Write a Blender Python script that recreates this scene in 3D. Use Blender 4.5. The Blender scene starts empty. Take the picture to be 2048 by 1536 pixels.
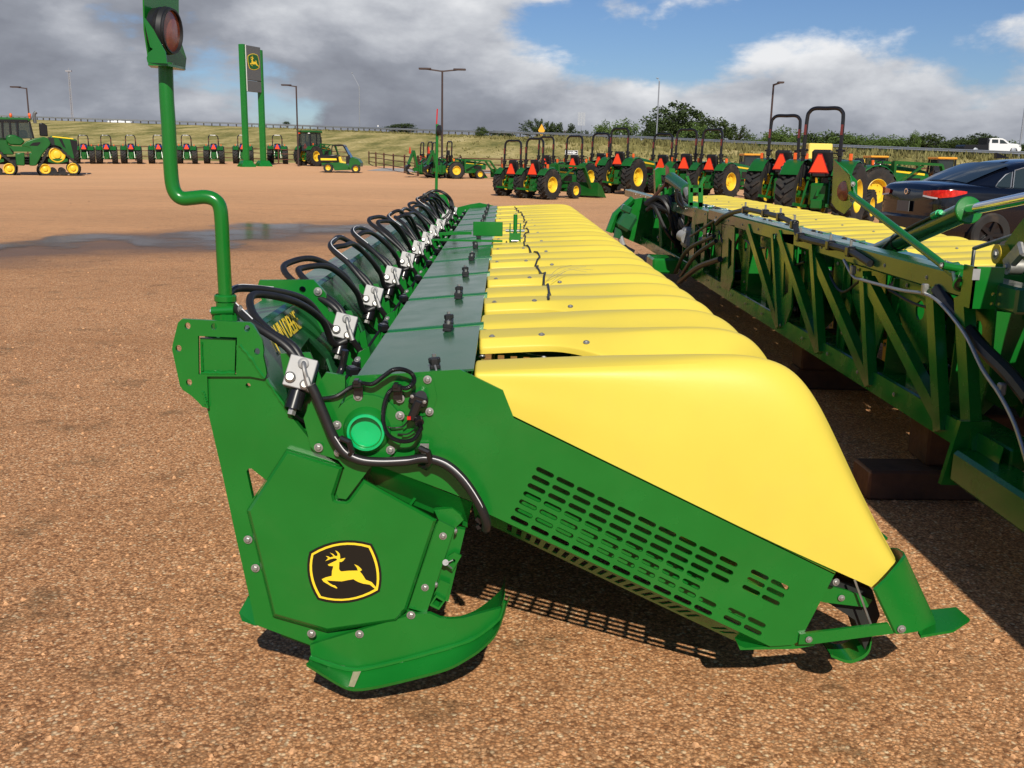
import bpy, math, random
from math import sin, cos, pi, radians as rad, sqrt, atan2
from mathutils import Vector as V, Matrix as MX, noise as mnoise
from mathutils.geometry import tessellate_polygon
SC = bpy.context.scene
COL = SC.collection
random.seed(7)

# ------------------------------------------------------------------ camera
F = 1950.0                       # focal length in pixels of a 2048 x 1536 frame
EYE = V((0, 0, 1.6))
cy_ = V(((1008 - 1024) / F, (768 - 313) / F, -1)).normalized()      # world +Y seen from the camera
cz_ = V((0.018, 1, 0)); cz_ = (cz_ - cy_ * cz_.dot(cy_)).normalized()
cx_ = cy_.cross(cz_)
RT = MX((cx_, cy_, cz_))         # camera axes -> world axes
cd = bpy.data.cameras.new('camera'); cam = bpy.data.objects.new('camera', cd); COL.objects.link(cam)
cam.matrix_world = MX.Translation(EYE) @ RT.to_4x4()
cd.sensor_width = 36; cd.lens = 36 * F / 2048; cd.clip_start = .05; cd.clip_end = 6000
SC.camera = cam

# ------------------------------------------------------------------ sky and sun
SUN = V((.10, -.80, .63)).normalized()
elev = math.asin(SUN.z)
w = bpy.data.worlds.new('World'); SC.world = w; w.use_nodes = True
nt = w.node_tree; N = nt.nodes; L = nt.links; N.clear()
def nd(t, **k):
    n = N.new(t)
    for a, b in k.items():
        if a.startswith('i_'): n.inputs[int(a[2:]) if a[2:].isdigit() else a[2:]].default_value = b
        else: setattr(n, a, b)
    return n
def ramp(n, pts):
    e = n.color_ramp.elements
    while len(e) > 1: e.remove(e[-1])
    e[0].position = pts[0][0]; e[0].color = tuple(pts[0][1]) + (1,)
    for p, c in pts[1:]:
        q = e.new(p); q.color = tuple(c) + (1,)
sky = nd('ShaderNodeTexSky', sky_type='NISHITA', sun_disc=False, sun_elevation=elev,
         sun_rotation=atan2(SUN.x, SUN.y), air_density=1.0, dust_density=.15, ozone_density=4.0)
SKY_GAIN = .068; SEED = (1.50, 3.47, .62); CLO, CHI = .83, .955
tc = nd('ShaderNodeTexCoord')
mp = nd('ShaderNodeMapping'); mp.inputs['Scale'].default_value = (1, 1, 2.1); mp.inputs['Location'].default_value = SEED
L.new(tc.outputs['Generated'], mp.inputs['Vector'])
n1 = nd('ShaderNodeTexNoise', i_Scale=5.2, i_Detail=10.0, i_Roughness=.57, i_Distortion=.10)     # billows
n2 = nd('ShaderNodeTexNoise', i_Scale=2.0, i_Detail=2.0, i_Roughness=.5)                          # where the sky opens
mp3 = nd('ShaderNodeMapping'); mp3.inputs['Location'].default_value = (.0, .0, .055); L.new(mp.outputs[0], mp3.inputs['Vector'])
n3 = nd('ShaderNodeTexNoise', i_Scale=5.2, i_Detail=7.0, i_Roughness=.54, i_Distortion=.10)       # the same billows a little higher up: tops catch the light
n4 = nd('ShaderNodeTexNoise', i_Scale=3.0, i_Detail=3.0, i_Roughness=.5)                          # broad light and dark bellies
for n_ in (n1, n2): L.new(mp.outputs[0], n_.inputs['Vector'])
L.new(mp3.outputs[0], n3.inputs['Vector']); L.new(mp3.outputs[0], n4.inputs['Vector'])
def mth(op, a, b=None, v=None):
    m = nd('ShaderNodeMath', operation=op); L.new(a, m.inputs[0])
    if b is not None: L.new(b, m.inputs[1])
    if v is not None: m.inputs[1].default_value = v
    return m.outputs[0]
sepd = nd('ShaderNodeSeparateXYZ'); L.new(tc.outputs['Generated'], sepd.inputs[0])
thin = mth('SUBTRACT', mth('MINIMUM', mth('MULTIPLY', mth('ABSOLUTE', sepd.outputs[2]), v=1.30), v=.46), v=.165)      # cover thins overhead
dens = mth('SUBTRACT', mth('ADD', mth('MULTIPLY', n1.outputs['Fac'], v=1.05), mth('MULTIPLY', n2.outputs['Fac'], v=.95)), thin)
cm = nd('ShaderNodeMapRange', interpolation_type='SMOOTHSTEP'); cm.inputs['From Min'].default_value = CLO; cm.inputs['From Max'].default_value = CHI
L.new(dens, cm.inputs['Value'])
lit = mth('ADD', mth('ADD', mth('MULTIPLY', mth('SUBTRACT', n1.outputs['Fac'], n3.outputs['Fac']), v=1.25), mth('MULTIPLY', n4.outputs['Fac'], v=.98)), mth('MULTIPLY', mth('SUBTRACT', dens, v=1.0), v=-.55))
cr = nd('ShaderNodeValToRGB'); ramp(cr, [(.08, (.165, .18, .22)), (.26, (.235, .25, .295)), (.40, (.31, .33, .38)), (.50, (.43, .45, .50)), (.62, (.60, .62, .66)), (.78, (.84, .85, .87))])
L.new(lit, cr.inputs['Fac'])
sg = nd('ShaderNodeVectorMath', operation='MULTIPLY'); sg.inputs[1].default_value = (SKY_GAIN * .80, SKY_GAIN * .92, SKY_GAIN * 1.15)
L.new(sky.outputs[0], sg.inputs[0])
mixc = nd('ShaderNodeMix', data_type='RGBA')
L.new(cm.outputs[0], mixc.inputs['Factor']); L.new(sg.outputs[0], mixc.inputs['A']); L.new(cr.outputs[0], mixc.inputs['B'])
bg = nd('ShaderNodeBackground', i_Strength=1.0); L.new(mixc.outputs['Result'], bg.inputs['Color'])
wo = nd('ShaderNodeOutputWorld'); L.new(bg.outputs[0], wo.inputs[0])
sl = bpy.data.lights.new('sun', 'SUN'); sl.energy = 5.0; sl.angle = rad(.55); sl.color = (1, .935, .81)
so = bpy.data.objects.new('sun', sl); COL.objects.link(so); so.rotation_euler = SUN.to_track_quat('Z', 'Y').to_euler(); so.location = (5, -30, 30)
vs = SC.view_settings; vs.view_transform = 'Standard'; vs.look = 'None'; vs.exposure = 0.0; vs.gamma = 1; vs.use_curve_mapping = False
SC.cycles.max_bounces = 6; SC.cycles.transparent_max_bounces = 8

# ------------------------------------------------------------------ helpers
def ray(px, py): return RT @ V(((px - 1024) / F, (768 - py) / F, -1))
def P(px, py, Y):
    d = ray(px, py); return EYE + d * (Y / d.y)
def PX(px, py, X):
    d = ray(px, py); return EYE + d * (X / d.x)
def PZ(px, py, z=0.0):
    d = ray(px, py); return EYE + d * ((z - EYE.z) / d.z)
def PP(pts, Y): return [P(a, b, Y) for a, b in pts]
def lerp(a, b, t): return a + (b - a) * t
def sstep(a, b, x):
    t = min(1, max(0, (x - a) / (b - a))); return t * t * (3 - 2 * t)
def interp(tab, x):
    if x <= tab[0][0]: return tab[0][1]
    for (a, p), (b, q) in zip(tab, tab[1:]):
        if x <= b: return lerp(p, q, (x - a) / (b - a))
    return tab[-1][1]
def spline(pts, n=6):
    pts = [V(p) for p in pts]; out = []
    q = [pts[0] * 2 - pts[1]] + pts + [pts[-1] * 2 - pts[-2]]
    for i in range(1, len(q) - 2):
        for k in range(n):
            t = k / n; a, b, c, d = q[i - 1:i + 3]
            out.append(.5 * ((2 * b) + (c - a) * t + (2 * a - 5 * b + 4 * c - d) * t * t + (3 * b - a - 3 * c + d) * t ** 3))
    out.append(pts[-1]); return out

class MB:
    def __init__(s): s.v = []; s.f = []
    def add(s, vs, fs):
        o = len(s.v); s.v += [tuple(x) for x in vs]; s.f += [tuple(i + o for i in f) for f in fs]; return s
    def box(s, c, d, rot=None, bev=0.0):
        h = V(d) / 2; c = V(c); b = min(bev, min(h) * .9)
        if b <= 0:
            vs = [V((x * h.x, y * h.y, z * h.z)) for x in (-1, 1) for y in (-1, 1) for z in (-1, 1)]
            fs = [(0, 1, 3, 2), (4, 6, 7, 5), (0, 4, 5, 1), (2, 3, 7, 6), (0, 2, 6, 4), (1, 5, 7, 3)]
        else:
            vs = []; ix = {}
            for x in (-1, 1):
                for y in (-1, 1):
                    for z in (-1, 1):
                        for a in range(3):
                            p = [x * (h.x - b), y * (h.y - b), z * (h.z - b)]; p[a] += (x, y, z)[a] * b
                            ix[(x, y, z, a)] = len(vs); vs.append(V(p))
            fs = []
            for a in range(3):
                u, w_ = [(1, 2), (2, 0), (0, 1)][a]
                for sg_ in (-1, 1):
                    q = []
                    for su, sw in ((-1, -1), (1, -1), (1, 1), (-1, 1)):
                        k = [0, 0, 0]; k[a] = sg_; k[u] = su; k[w_] = sw; q.append(ix[(*k, a)])
                    fs.append(q if sg_ > 0 else q[::-1])
                for su in (-1, 1):
                    for sw in (-1, 1):
                        k0 = [0, 0, 0]; k0[u] = su; k0[w_] = sw; k1 = list(k0); k0[a] = -1; k1[a] = 1
                        fs.append((ix[(*k0, u)], ix[(*k1, u)], ix[(*k1, w_)], ix[(*k0, w_)]))
            for x in (-1, 1):
                for y in (-1, 1):
                    for z in (-1, 1): fs.append([ix[(x, y, z, a)] for a in range(3)])
        if rot is not None: vs = [rot @ v for v in vs]
        return s.add([v + c for v in vs], fs)
    def bar(s, p0, p1, w_, h_, up=(0, 0, 1), bev=0.0):
        p0, p1 = V(p0), V(p1); y = (p1 - p0).normalized(); x = y.cross(V(up)).normalized(); z = x.cross(y)
        return s.box((p0 + p1) / 2, (w_, (p1 - p0).length, h_), MX((x, y, z)).transposed(), bev)
    def cyl(s, p0, p1, r0, r1=None, n=12, caps=True):
        return s.tube([p0, p1], [r0, r0 if r1 is None else r1], n, caps)
    def tube(s, path, r, n=8, caps=True, closed=False):
        path = [V(p) for p in path]; m = len(path); rs = r if isinstance(r, (list, tuple)) else [r] * m
        t0 = (path[1] - path[0]).normalized(); u = t0.orthogonal().normalized(); vs = []; fs = []
        for i, p in enumerate(path):
            a = path[i - 1] if (i or closed) else p; b = path[(i + 1) % m] if (i < m - 1 or closed) else p
            t = (b - a)
            t = t.normalized() if t.length > 1e-9 else t0
            u = (u - t * u.dot(t)); u = u.normalized() if u.length > 1e-6 else t.orthogonal().normalized(); w_ = t.cross(u)
            for k in range(n):
                g = 2 * pi * k / n; vs.append(p + (u * cos(g) + w_ * sin(g)) * rs[i])
        for i in range(m if closed else m - 1):
            j = (i + 1) % m
            for k in range(n): fs.append((i * n + k, i * n + (k + 1) % n, j * n + (k + 1) % n, j * n + k))
        if caps and not closed: fs.append(tuple(range(n))[::-1]); fs.append(tuple((m - 1) * n + k for k in range(n)))
        return s.add(vs, fs)
    def lathe(s, prof, o=(0, 0, 0), ax=(0, 0, 1), n=20, a0=0, a1=2 * pi):
        o = V(o); ax = V(ax).normalized(); u = ax.orthogonal().normalized(); w_ = ax.cross(u); full = abs(a1 - a0 - 2 * pi) < 1e-6
        m = n if full else n + 1; vs = []; fs = []
        for k in range(m):
            g = a0 + (a1 - a0) * k / n; d = u * cos(g) + w_ * sin(g)
            for r, h in prof: vs.append(o + d * r + ax * h)
        q = len(prof)
        for k in range(n):
            j = (k + 1) % m
            for i in range(q - 1): fs.append((k * q + i, j * q + i, j * q + i + 1, k * q + i + 1))
        return s.add(vs, fs)
    def loft(s, rows, cu=False, cv=False):
        m = len(rows[0]); vs = [p for r in rows for p in r]; fs = []; R_ = len(rows)
        for i in range(R_ if cu else R_ - 1):
            for k in range(m if cv else m - 1):
                j = (i + 1) % R_; fs.append((i * m + k, j * m + k, j * m + (k + 1) % m, i * m + (k + 1) % m))
        return s.add(vs, fs)
    def prism(s, pts, vec):
        pts = [V(p) for p in pts]; vec = V(vec); m = len(pts)
        return s.add(pts + [p + vec for p in pts], [tuple(range(m)), tuple(range(2 * m - 1, m - 1, -1))] + [(i, i + m, (i + 1) % m + m, (i + 1) % m) for i in range(m)])
    def plate(s, outer, holes, vec):
        """flat polygon with holes (3D points in one plane), extruded along vec"""
        loops = [[V(p) for p in outer]] + [[V(p) for p in h] for h in holes]; vec = V(vec)
        tri = tessellate_polygon(loops); pts = [p for l in loops for p in l]; m = len(pts)
        fs = [tuple(t) for t in tri] + [tuple(i + m for i in reversed(t)) for t in tri]; o = 0
        for l in loops:
            k = len(l)
            for i in range(k): fs.append((o + i, o + (i + 1) % k, o + (i + 1) % k + m, o + i + m))
            o += k
        return s.add(pts + [p + vec for p in pts], fs)
    def sphere(s, c, r, nu=12, nv=8):
        c = V(c); r = V(r) if hasattr(r, '__len__') else V((r, r, r)); vs = []; fs = []
        for i in range(nv + 1):
            a = pi * i / nv
            for k in range(nu):
                b = 2 * pi * k / nu; vs.append(c + V((r.x * sin(a) * cos(b), r.y * sin(a) * sin(b), r.z * cos(a))))
        for i in range(nv):
            for k in range(nu): fs.append((i * nu + k, (i + 1) * nu + k, (i + 1) * nu + (k + 1) % nu, i * nu + (k + 1) % nu))
        return s.add(vs, fs)
    def mesh(s, name, mat, ang=35, fix=True):
        me = bpy.data.meshes.new(name); me.from_pydata(s.v, [], s.f); me.update()
        if fix:
            import bmesh
            bm = bmesh.new(); bm.from_mesh(me); bmesh.ops.recalc_face_normals(bm, faces=bm.faces); bm.to_mesh(me); bm.free()
        if ang:
            me.polygons.foreach_set('use_smooth', [True] * len(me.polygons)); me.set_sharp_from_angle(angle=rad(ang))
        if mat: me.materials.append(mat)
        return me
    def build(s, name, mat, parent=None, ang=35, fix=True): return obj(name, s.mesh(name, mat, ang, fix), parent)

def obj(name, me, parent=None):
    o = bpy.data.objects.new(name, me); COL.objects.link(o)
    if parent:
        o.parent = parent
        b = parent
        while b.parent: b = b.parent
        if parent.parent is None: o.matrix_parent_inverse = MX.Translation(-parent.location)
    return o
def tag(o, label=None, cat=None, group=None, kind=None):
    if label: o['label'] = label
    if cat: o['category'] = cat
    if group: o['group'] = group
    if kind: o['kind'] = kind
    return o
def thing(name, label, cat, loc=(0, 0, 0), group=None):
    o = bpy.data.objects.new(name, None); COL.objects.link(o); o.location = loc; o.empty_display_size = .2
    return tag(o, label, cat, group)
def copy_tree(o, parent=None):
    c = o.copy(); COL.objects.link(c); c.parent = parent
    for ch in o.children: copy_tree(ch, c)
    return c
def subsurf(o, l=1):
    m = o.modifiers.new('s', 'SUBSURF'); m.levels = l; m.render_levels = l; return o

# ------------------------------------------------------------------ materials
def mat(name, col, rough=.5, metal=0., spec=.5, var=0., vscale=6., bump=0., bscale=60., coat=0., rvar=0., emit=None, trans=0., alpha=1., dirt=None):
    m = bpy.data.materials.new(name); m.use_nodes = True; t = m.node_tree; n = t.nodes; l = t.links
    b = n['Principled BSDF']; b.inputs['Base Color'].default_value = (*col, 1); b.inputs['Roughness'].default_value = rough
    b.inputs['Metallic'].default_value = metal; b.inputs['Specular IOR Level'].default_value = spec; b.inputs['Coat Weight'].default_value = coat
    b.inputs['Coat Roughness'].default_value = .06; b.inputs['Transmission Weight'].default_value = trans; b.inputs['Alpha'].default_value = alpha
    if emit: b.inputs['Emission Color'].default_value = (*emit[0], 1); b.inputs['Emission Strength'].default_value = emit[1]
    if var or rvar or bump or dirt:
        g = n.new('ShaderNodeNewGeometry'); z = n.new('ShaderNodeTexNoise'); z.inputs['Scale'].default_value = vscale; z.inputs['Detail'].default_value = 6
        l.new(g.outputs['Position'], z.inputs['Vector'])
        if var:
            r = n.new('ShaderNodeMapRange'); r.inputs['From Min'].default_value = .3; r.inputs['From Max'].default_value = .7
            r.inputs['To Min'].default_value = 1 - var; r.inputs['To Max'].default_value = 1 + var; l.new(z.outputs['Fac'], r.inputs['Value'])
            x = n.new('ShaderNodeVectorMath'); x.operation = 'SCALE'; x.inputs[0].default_value = col; l.new(r.outputs[0], x.inputs['Scale'])
            src = x.outputs[0]
            if dirt:
                z3 = n.new('ShaderNodeTexNoise'); z3.inputs['Scale'].default_value = 3.1; z3.inputs['Detail'].default_value = 8; z3.inputs['Roughness'].default_value = .65
                l.new(g.outputs['Position'], z3.inputs['Vector'])
                r3 = n.new('ShaderNodeMapRange'); r3.inputs['From Min'].default_value = .52; r3.inputs['From Max'].default_value = .75; r3.inputs['To Max'].default_value = dirt[1]
                l.new(z3.outputs['Fac'], r3.inputs['Value'])
                mm = n.new('ShaderNodeMix'); mm.data_type = 'RGBA'; l.new(r3.outputs[0], mm.inputs['Factor']); l.new(src, mm.inputs['A']); mm.inputs['B'].default_value = (*dirt[0], 1)
                src = mm.outputs['Result']
            l.new(src, b.inputs['Base Color'])
        if rvar:
            r = n.new('ShaderNodeMapRange'); r.inputs['From Min'].default_value = .35; r.inputs['From Max'].default_value = .68
            r.inputs['To Min'].default_value = max(.02, rough - rvar); r.inputs['To Max'].default_value = rough + rvar; l.new(z.outputs['Fac'], r.inputs['Value']); l.new(r.outputs[0], b.inputs['Roughness'])
        if bump:
            z2 = n.new('ShaderNodeTexNoise'); z2.inputs['Scale'].default_value = bscale; z2.inputs['Detail'].default_value = 3; l.new(g.outputs['Position'], z2.inputs['Vector'])
            bp = n.new('ShaderNodeBump'); bp.inputs['Strength'].default_value = bump; bp.inputs['Distance'].default_value = .01; l.new(z2.outputs['Fac'], bp.inputs['Height']); l.new(bp.outputs[0], b.inputs['Normal'])
    return m
DUST = (.30, .20, .12)
M = dict(
    green=mat('green_paint', (.0065, .148, .017), .24, var=.06, rvar=.08, bump=.012, bscale=9, dirt=(DUST, .035)),
    green2=mat('green_paint_far', (.009, .100, .016), .3, var=.12, vscale=2),
    plate=mat('green_paint_plate', (.020, .105, .042), .17, spec=.5, var=.05, rvar=.05, bump=.012, bscale=5, dirt=(DUST, .06)),
    yellow=mat('yellow_plastic', (.70, .555, .074), .45, spec=.35, var=.035, vscale=2.5, bump=.03, bscale=160, rvar=.06, dirt=((.45, .33, .12), .10)),
    yellow2=mat('yellow_paint', (.74, .50, .03), .4, var=.06),
    cap=mat('green_cap_plastic', (.0, .42, .13), .3, spec=.6),
    black=mat('black_rubber', (.012, .012, .013), .45, var=.2, vscale=30),
    blackg=mat('black_gloss', (.010, .010, .011), .25),
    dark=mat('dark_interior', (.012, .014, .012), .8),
    steel=mat('zinc_steel', (.36, .355, .34), .5, metal=.75, rvar=.1, vscale=40),
    chrome=mat('chrome', (.85, .85, .86), .06, metal=1.),
    alu=mat('aluminium', (.30, .30, .30), .55, metal=.15, var=.06, vscale=30, bump=.03, bscale=200),
    stripe=mat('white_print', (.75, .76, .78), .5),
    amber=mat('amber_lens', (.30, .07, .035), .12, spec=.7),
    orange=mat('orange_reflector', (.88, .062, .014), .45, emit=None),
    red=mat('red_lens', (.55, .01, .01), .1, spec=.8),
    tyre=mat('tyre_rubber', (.014, .0135, .013), .75, var=.3, vscale=5, dirt=((.16, .11, .07), .35)),
    rust=mat('rusted_pipe', (.10, .035, .02), .8, var=.3),
    wood=mat('timber', (.070, .034, .020), .85, var=.35, vscale=9, bump=.4, bscale=40),
    pole=mat('bronze_pole', (.045, .026, .022), .5),
    galv=mat('galvanised', (.40, .42, .45), .45, metal=.7, var=.1),
    white=mat('white_paint', (.75, .75, .74), .3),
    grey=mat('grey_panel', (.10, .105, .108), .4),
    blue=mat('blue_cover', (.02, .05, .28), .5),
    glass=mat('tinted_glass', (.02, .03, .03), .05, spec=.9),
    carpaint=mat('navy_car_paint', (.002, .003, .007), .15, coat=.6, spec=.4),
    decal=mat('black_decal', (.008, .008, .007), .3),
    decaly=mat('yellow_decal', (.85, .60, .03), .35),
    cyellow=mat('ochre_machine_paint', (.72, .33, .03), .45, var=.06),
    chain=mat('chain_rust', (.30, .13, .02), .6, var=.3, vscale=40),
    worn=mat('worn_primer', (.30, .27, .17), .6, var=.2, vscale=60),
    concrete=mat('concrete', (.42, .38, .33), .9, var=.12),
)

# ------------------------------------------------------------------ ground
def gz(x, y):
    a = .0078 * max(0, min(y, 110) - 25)
    b = .62 * sstep(57, 80, y)
    z = lerp(b, a, sstep(-24, -8, x))
    return z + .02 * sin(x * .35) * sin(y * .27) * sstep(26, 40, y)
def G(px, py):
    d = ray(px, py); t = 1.0; p = EYE
    for k in range(4000):
        p = EYE + d * t
        if p.z <= gz(p.x, p.y): return p
        t += .05 if t < 60 else .15
    return p
xs = [-3000, -600, -250, -150] + [-100 + 4 * i for i in range(21)] + [-18 + 2 * i for i in range(19)] + [22 + 5 * i for i in range(17)] + [150, 250, 600, 3000]
ys = [-600, -100, -30, -10] + [-4 + 2 * i for i in range(53)] + [106, 112, 150, 250, 420, 900, 3500]
b_ = MB(); b_.loft([[V((x, y, gz(x, y))) for x in xs] for y in ys[::-1]])
def ground_material():
    m = bpy.data.materials.new('gravel'); m.use_nodes = True; t = m.node_tree; n = t.nodes; l = t.links; bs = n['Principled BSDF']
    def mk(ty, **k):
        q = n.new(ty)
        for a, v in k.items():
            if a.startswith('i_'): q.inputs[a[2:]].default_value = v
            else: setattr(q, a, v)
        return q
    g = mk('ShaderNodeNewGeometry'); pos = g.outputs['Position']
    wn = mk('ShaderNodeTexNoise', i_Scale=55., i_Detail=2.); l.new(pos, wn.inputs['Vector'])
    wm = mk('ShaderNodeVectorMath', operation='MULTIPLY_ADD'); wm.inputs[1].default_value = (.006, .006, .006); l.new(wn.outputs['Color'], wm.inputs[0]); l.new(pos, wm.inputs[2])
    v1 = mk('ShaderNodeTexVoronoi', i_Scale=88., i_Randomness=1.); l.new(wm.outputs[0], v1.inputs['Vector'])
    v2 = mk('ShaderNodeTexVoronoi', i_Scale=210.); l.new(pos, v2.inputs['Vector'])
    sep = mk('ShaderNodeSeparateColor'); l.new(v1.outputs['Color'], sep.inputs[0])
    sep2 = mk('ShaderNodeSeparateColor'); l.new(v2.outputs['Color'], sep2.inputs[0])
    c1 = mk('ShaderNodeValToRGB'); ramp(c1, [(0, (.23, .100, .042)), (.25, (.51, .245, .106)), (.55, (.70, .365, .170)), (.85, (.80, .460, .240)), (.97, (.84, .63, .39))]); l.new(sep.outputs[0], c1.inputs[0])
    c2 = mk('ShaderNodeValToRGB'); ramp(c2, [(0, (.31, .138, .058)), (.6, (.66, .340, .155)), (1, (.80, .485, .262))]); l.new(sep2.outputs[0], c2.inputs[0])
    pick = mk('ShaderNodeMath', operation='GREATER_THAN'); pick.inputs[1].default_value = .62; l.new(sep.outputs[1], pick.inputs[0])
    mx = mk('ShaderNodeMix', data_type='RGBA'); l.new(pick.outputs[0], mx.inputs['Factor']); l.new(c1.outputs[0], mx.inputs['A']); l.new(c2.outputs[0], mx.inputs['B'])
    # colour darkens towards the gaps between stones
    gap = mk('ShaderNodeMapRange'); gap.inputs['From Min'].default_value = .34; gap.inputs['From Max'].default_value = .62; l.new(v1.outputs['Distance'], gap.inputs['Value'])
    mg = mk('ShaderNodeMix', data_type='RGBA'); mg.inputs['B'].default_value = (.115, .058, .027, 1); gm = mk('ShaderNodeMath', operation='MULTIPLY'); gm.inputs[1].default_value = .55
    l.new(gap.outputs[0], gm.inputs[0]); l.new(gm.outputs[0], mg.inputs['Factor']); l.new(mx.outputs['Result'], mg.inputs['A'])
    # dark oily / damp patches in the near yard
    n4 = mk('ShaderNodeTexNoise', i_Scale=2.6, i_Detail=9., i_Roughness=.74); l.new(pos, n4.inputs['Vector'])
    p4 = mk('ShaderNodeMapRange'); p4.inputs['From Min'].default_value = .54; p4.inputs['From Max'].default_value = .68; p4.inputs['To Max'].default_value = .6; l.new(n4.outputs['Fac'], p4.inputs['Value'])
    m4 = mk('ShaderNodeMix', data_type='RGBA'); m4.inputs['B'].default_value = (.085, .062, .032, 1); l.new(p4.outputs[0], m4.inputs['Factor']); l.new(mg.outputs['Result'], m4.inputs['A'])
    # broad pale / red drifts
    n5 = mk('ShaderNodeTexNoise', i_Scale=.11, i_Detail=5., i_Roughness=.6)
    st = mk('ShaderNodeMapping'); st.inputs['Scale'].default_value = (.7, 1.25, 1); l.new(pos, st.inputs[0]); l.new(st.outputs[0], n5.inputs['Vector'])
    c5 = mk('ShaderNodeValToRGB'); ramp(c5, [(.3, (.82, .76, .70)), (.48, (1, .97, .94)), (.66, (1.22, 1.16, 1.10))]); l.new(n5.outputs['Fac'], c5.inputs[0])
    m5 = mk('ShaderNodeMix', data_type='RGBA', blend_type='MULTIPLY'); m5.inputs['Factor'].default_value = 1; l.new(m4.outputs['Result'], m5.inputs['A']); l.new(c5.outputs[0], m5.inputs['B'])
    # far yard: pale fines plus sun-behind-viewer brightening put into the colour; long wheel streaks
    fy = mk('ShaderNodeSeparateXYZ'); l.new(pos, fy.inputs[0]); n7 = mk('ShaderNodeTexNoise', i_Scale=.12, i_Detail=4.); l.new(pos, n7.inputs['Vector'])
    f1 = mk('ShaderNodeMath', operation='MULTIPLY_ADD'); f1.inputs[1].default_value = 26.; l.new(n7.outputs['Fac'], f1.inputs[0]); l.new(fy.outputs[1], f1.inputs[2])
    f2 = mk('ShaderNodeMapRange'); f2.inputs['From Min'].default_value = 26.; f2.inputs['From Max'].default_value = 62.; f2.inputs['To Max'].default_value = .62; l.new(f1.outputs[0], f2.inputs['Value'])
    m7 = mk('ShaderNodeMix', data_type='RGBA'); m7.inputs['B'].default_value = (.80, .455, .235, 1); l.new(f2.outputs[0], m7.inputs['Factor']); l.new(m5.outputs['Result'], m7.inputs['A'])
    tm = mk('ShaderNodeMapping'); tm.inputs['Rotation'].default_value = (0, 0, .22); tm.inputs['Scale'].default_value = (.035, 1.1, 1); l.new(pos, tm.inputs[0])
    n8 = mk('ShaderNodeTexNoise', i_Scale=1.3, i_Detail=5., i_Roughness=.6, i_Distortion=.4); l.new(tm.outputs[0], n8.inputs['Vector'])
    f3 = mk('ShaderNodeMapRange'); f3.inputs['From Min'].default_value = .56; f3.inputs['From Max'].default_value = .70; f3.inputs['To Max'].default_value = .42; l.new(n8.outputs['Fac'], f3.inputs['Value'])
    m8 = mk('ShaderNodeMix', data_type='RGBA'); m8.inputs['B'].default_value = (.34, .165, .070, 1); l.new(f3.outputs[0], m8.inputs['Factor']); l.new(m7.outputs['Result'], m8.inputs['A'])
    # damp halo round the puddle (a long low band of the yard)
    sx = mk('ShaderNodeSeparateXYZ'); l.new(pos, sx.inputs[0])
    n6 = mk('ShaderNodeTexNoise', i_Scale=.5, i_Detail=5.); l.new(pos, n6.inputs['Vector'])
    a1 = mk('ShaderNodeMath', operation='MULTIPLY_ADD'); a1.inputs[1].default_value = -1.2; a1.inputs[2].default_value = -24.7; l.new(sx.outputs[0], a1.inputs[0])
    a2 = mk('ShaderNodeMath', operation='ADD'); l.new(sx.outputs[1], a2.inputs[0]); l.new(a1.outputs[0], a2.inputs[1])
    a3 = mk('ShaderNodeMath', operation='ABSOLUTE'); l.new(a2.outputs[0], a3.inputs[0])
    a4 = mk('ShaderNodeMath', operation='MULTIPLY_ADD'); a4.inputs[1].default_value = 7.; l.new(n6.outputs['Fac'], a4.inputs[0]); l.new(a3.outputs[0], a4.inputs[2])
    a5 = mk('ShaderNodeMapRange'); a5.inputs['From Min'].default_value = 8.0; a5.inputs['From Max'].default_value = 4.4; l.new(a4.outputs[0], a5.inputs['Value'])
    sxr = mk('ShaderNodeMapRange'); sxr.inputs['From Min'].default_value = .5; sxr.inputs['From Max'].default_value = -1.5; l.new(sx.outputs[0], sxr.inputs['Value'])
    a6 = mk('ShaderNodeMath', operation='MULTIPLY'); l.new(a5.outputs[0], a6.inputs[0]); l.new(sxr.outputs[0], a6.inputs[1])
    a7 = mk('ShaderNodeMath', operation='MULTIPLY'); a7.inputs[1].default_value = .8; l.new(a6.outputs[0], a7.inputs[0])
    m6 = mk('ShaderNodeMix', data_type='RGBA'); m6.inputs['B'].default_value = (.125, .078, .05, 1); l.new(a7.outputs[0], m6.inputs['Factor']); l.new(m8.outputs['Result'], m6.inputs['A'])
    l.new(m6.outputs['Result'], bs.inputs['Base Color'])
    rr = mk('ShaderNodeMapRange'); rr.inputs['To Min'].default_value = .8; rr.inputs['To Max'].default_value = .45; l.new(a6.outputs[0], rr.inputs['Value']); l.new(rr.outputs[0], bs.inputs['Roughness'])
    bs.inputs['Specular IOR Level'].default_value = .25
    hh = mk('ShaderNodeMath', operation='MULTIPLY_ADD'); hh.inputs[1].default_value = -.6; l.new(v1.outputs['Distance'], hh.inputs[0])
    h2 = mk('ShaderNodeMath', operation='MULTIPLY'); h2.inputs[1].default_value = -.25; l.new(v2.outputs['Distance'], h2.inputs[0]); l.new(h2.outputs[0], hh.inputs[2])
    bp = mk('ShaderNodeBump', i_Strength=.42, i_Distance=.011); l.new(hh.outputs[0], bp.inputs['Height']); l.new(bp.outputs[0], bs.inputs['Normal'])
    return m
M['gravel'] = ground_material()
tag(b_.build('ground', M['gravel'], fix=False), kind='structure')

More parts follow.
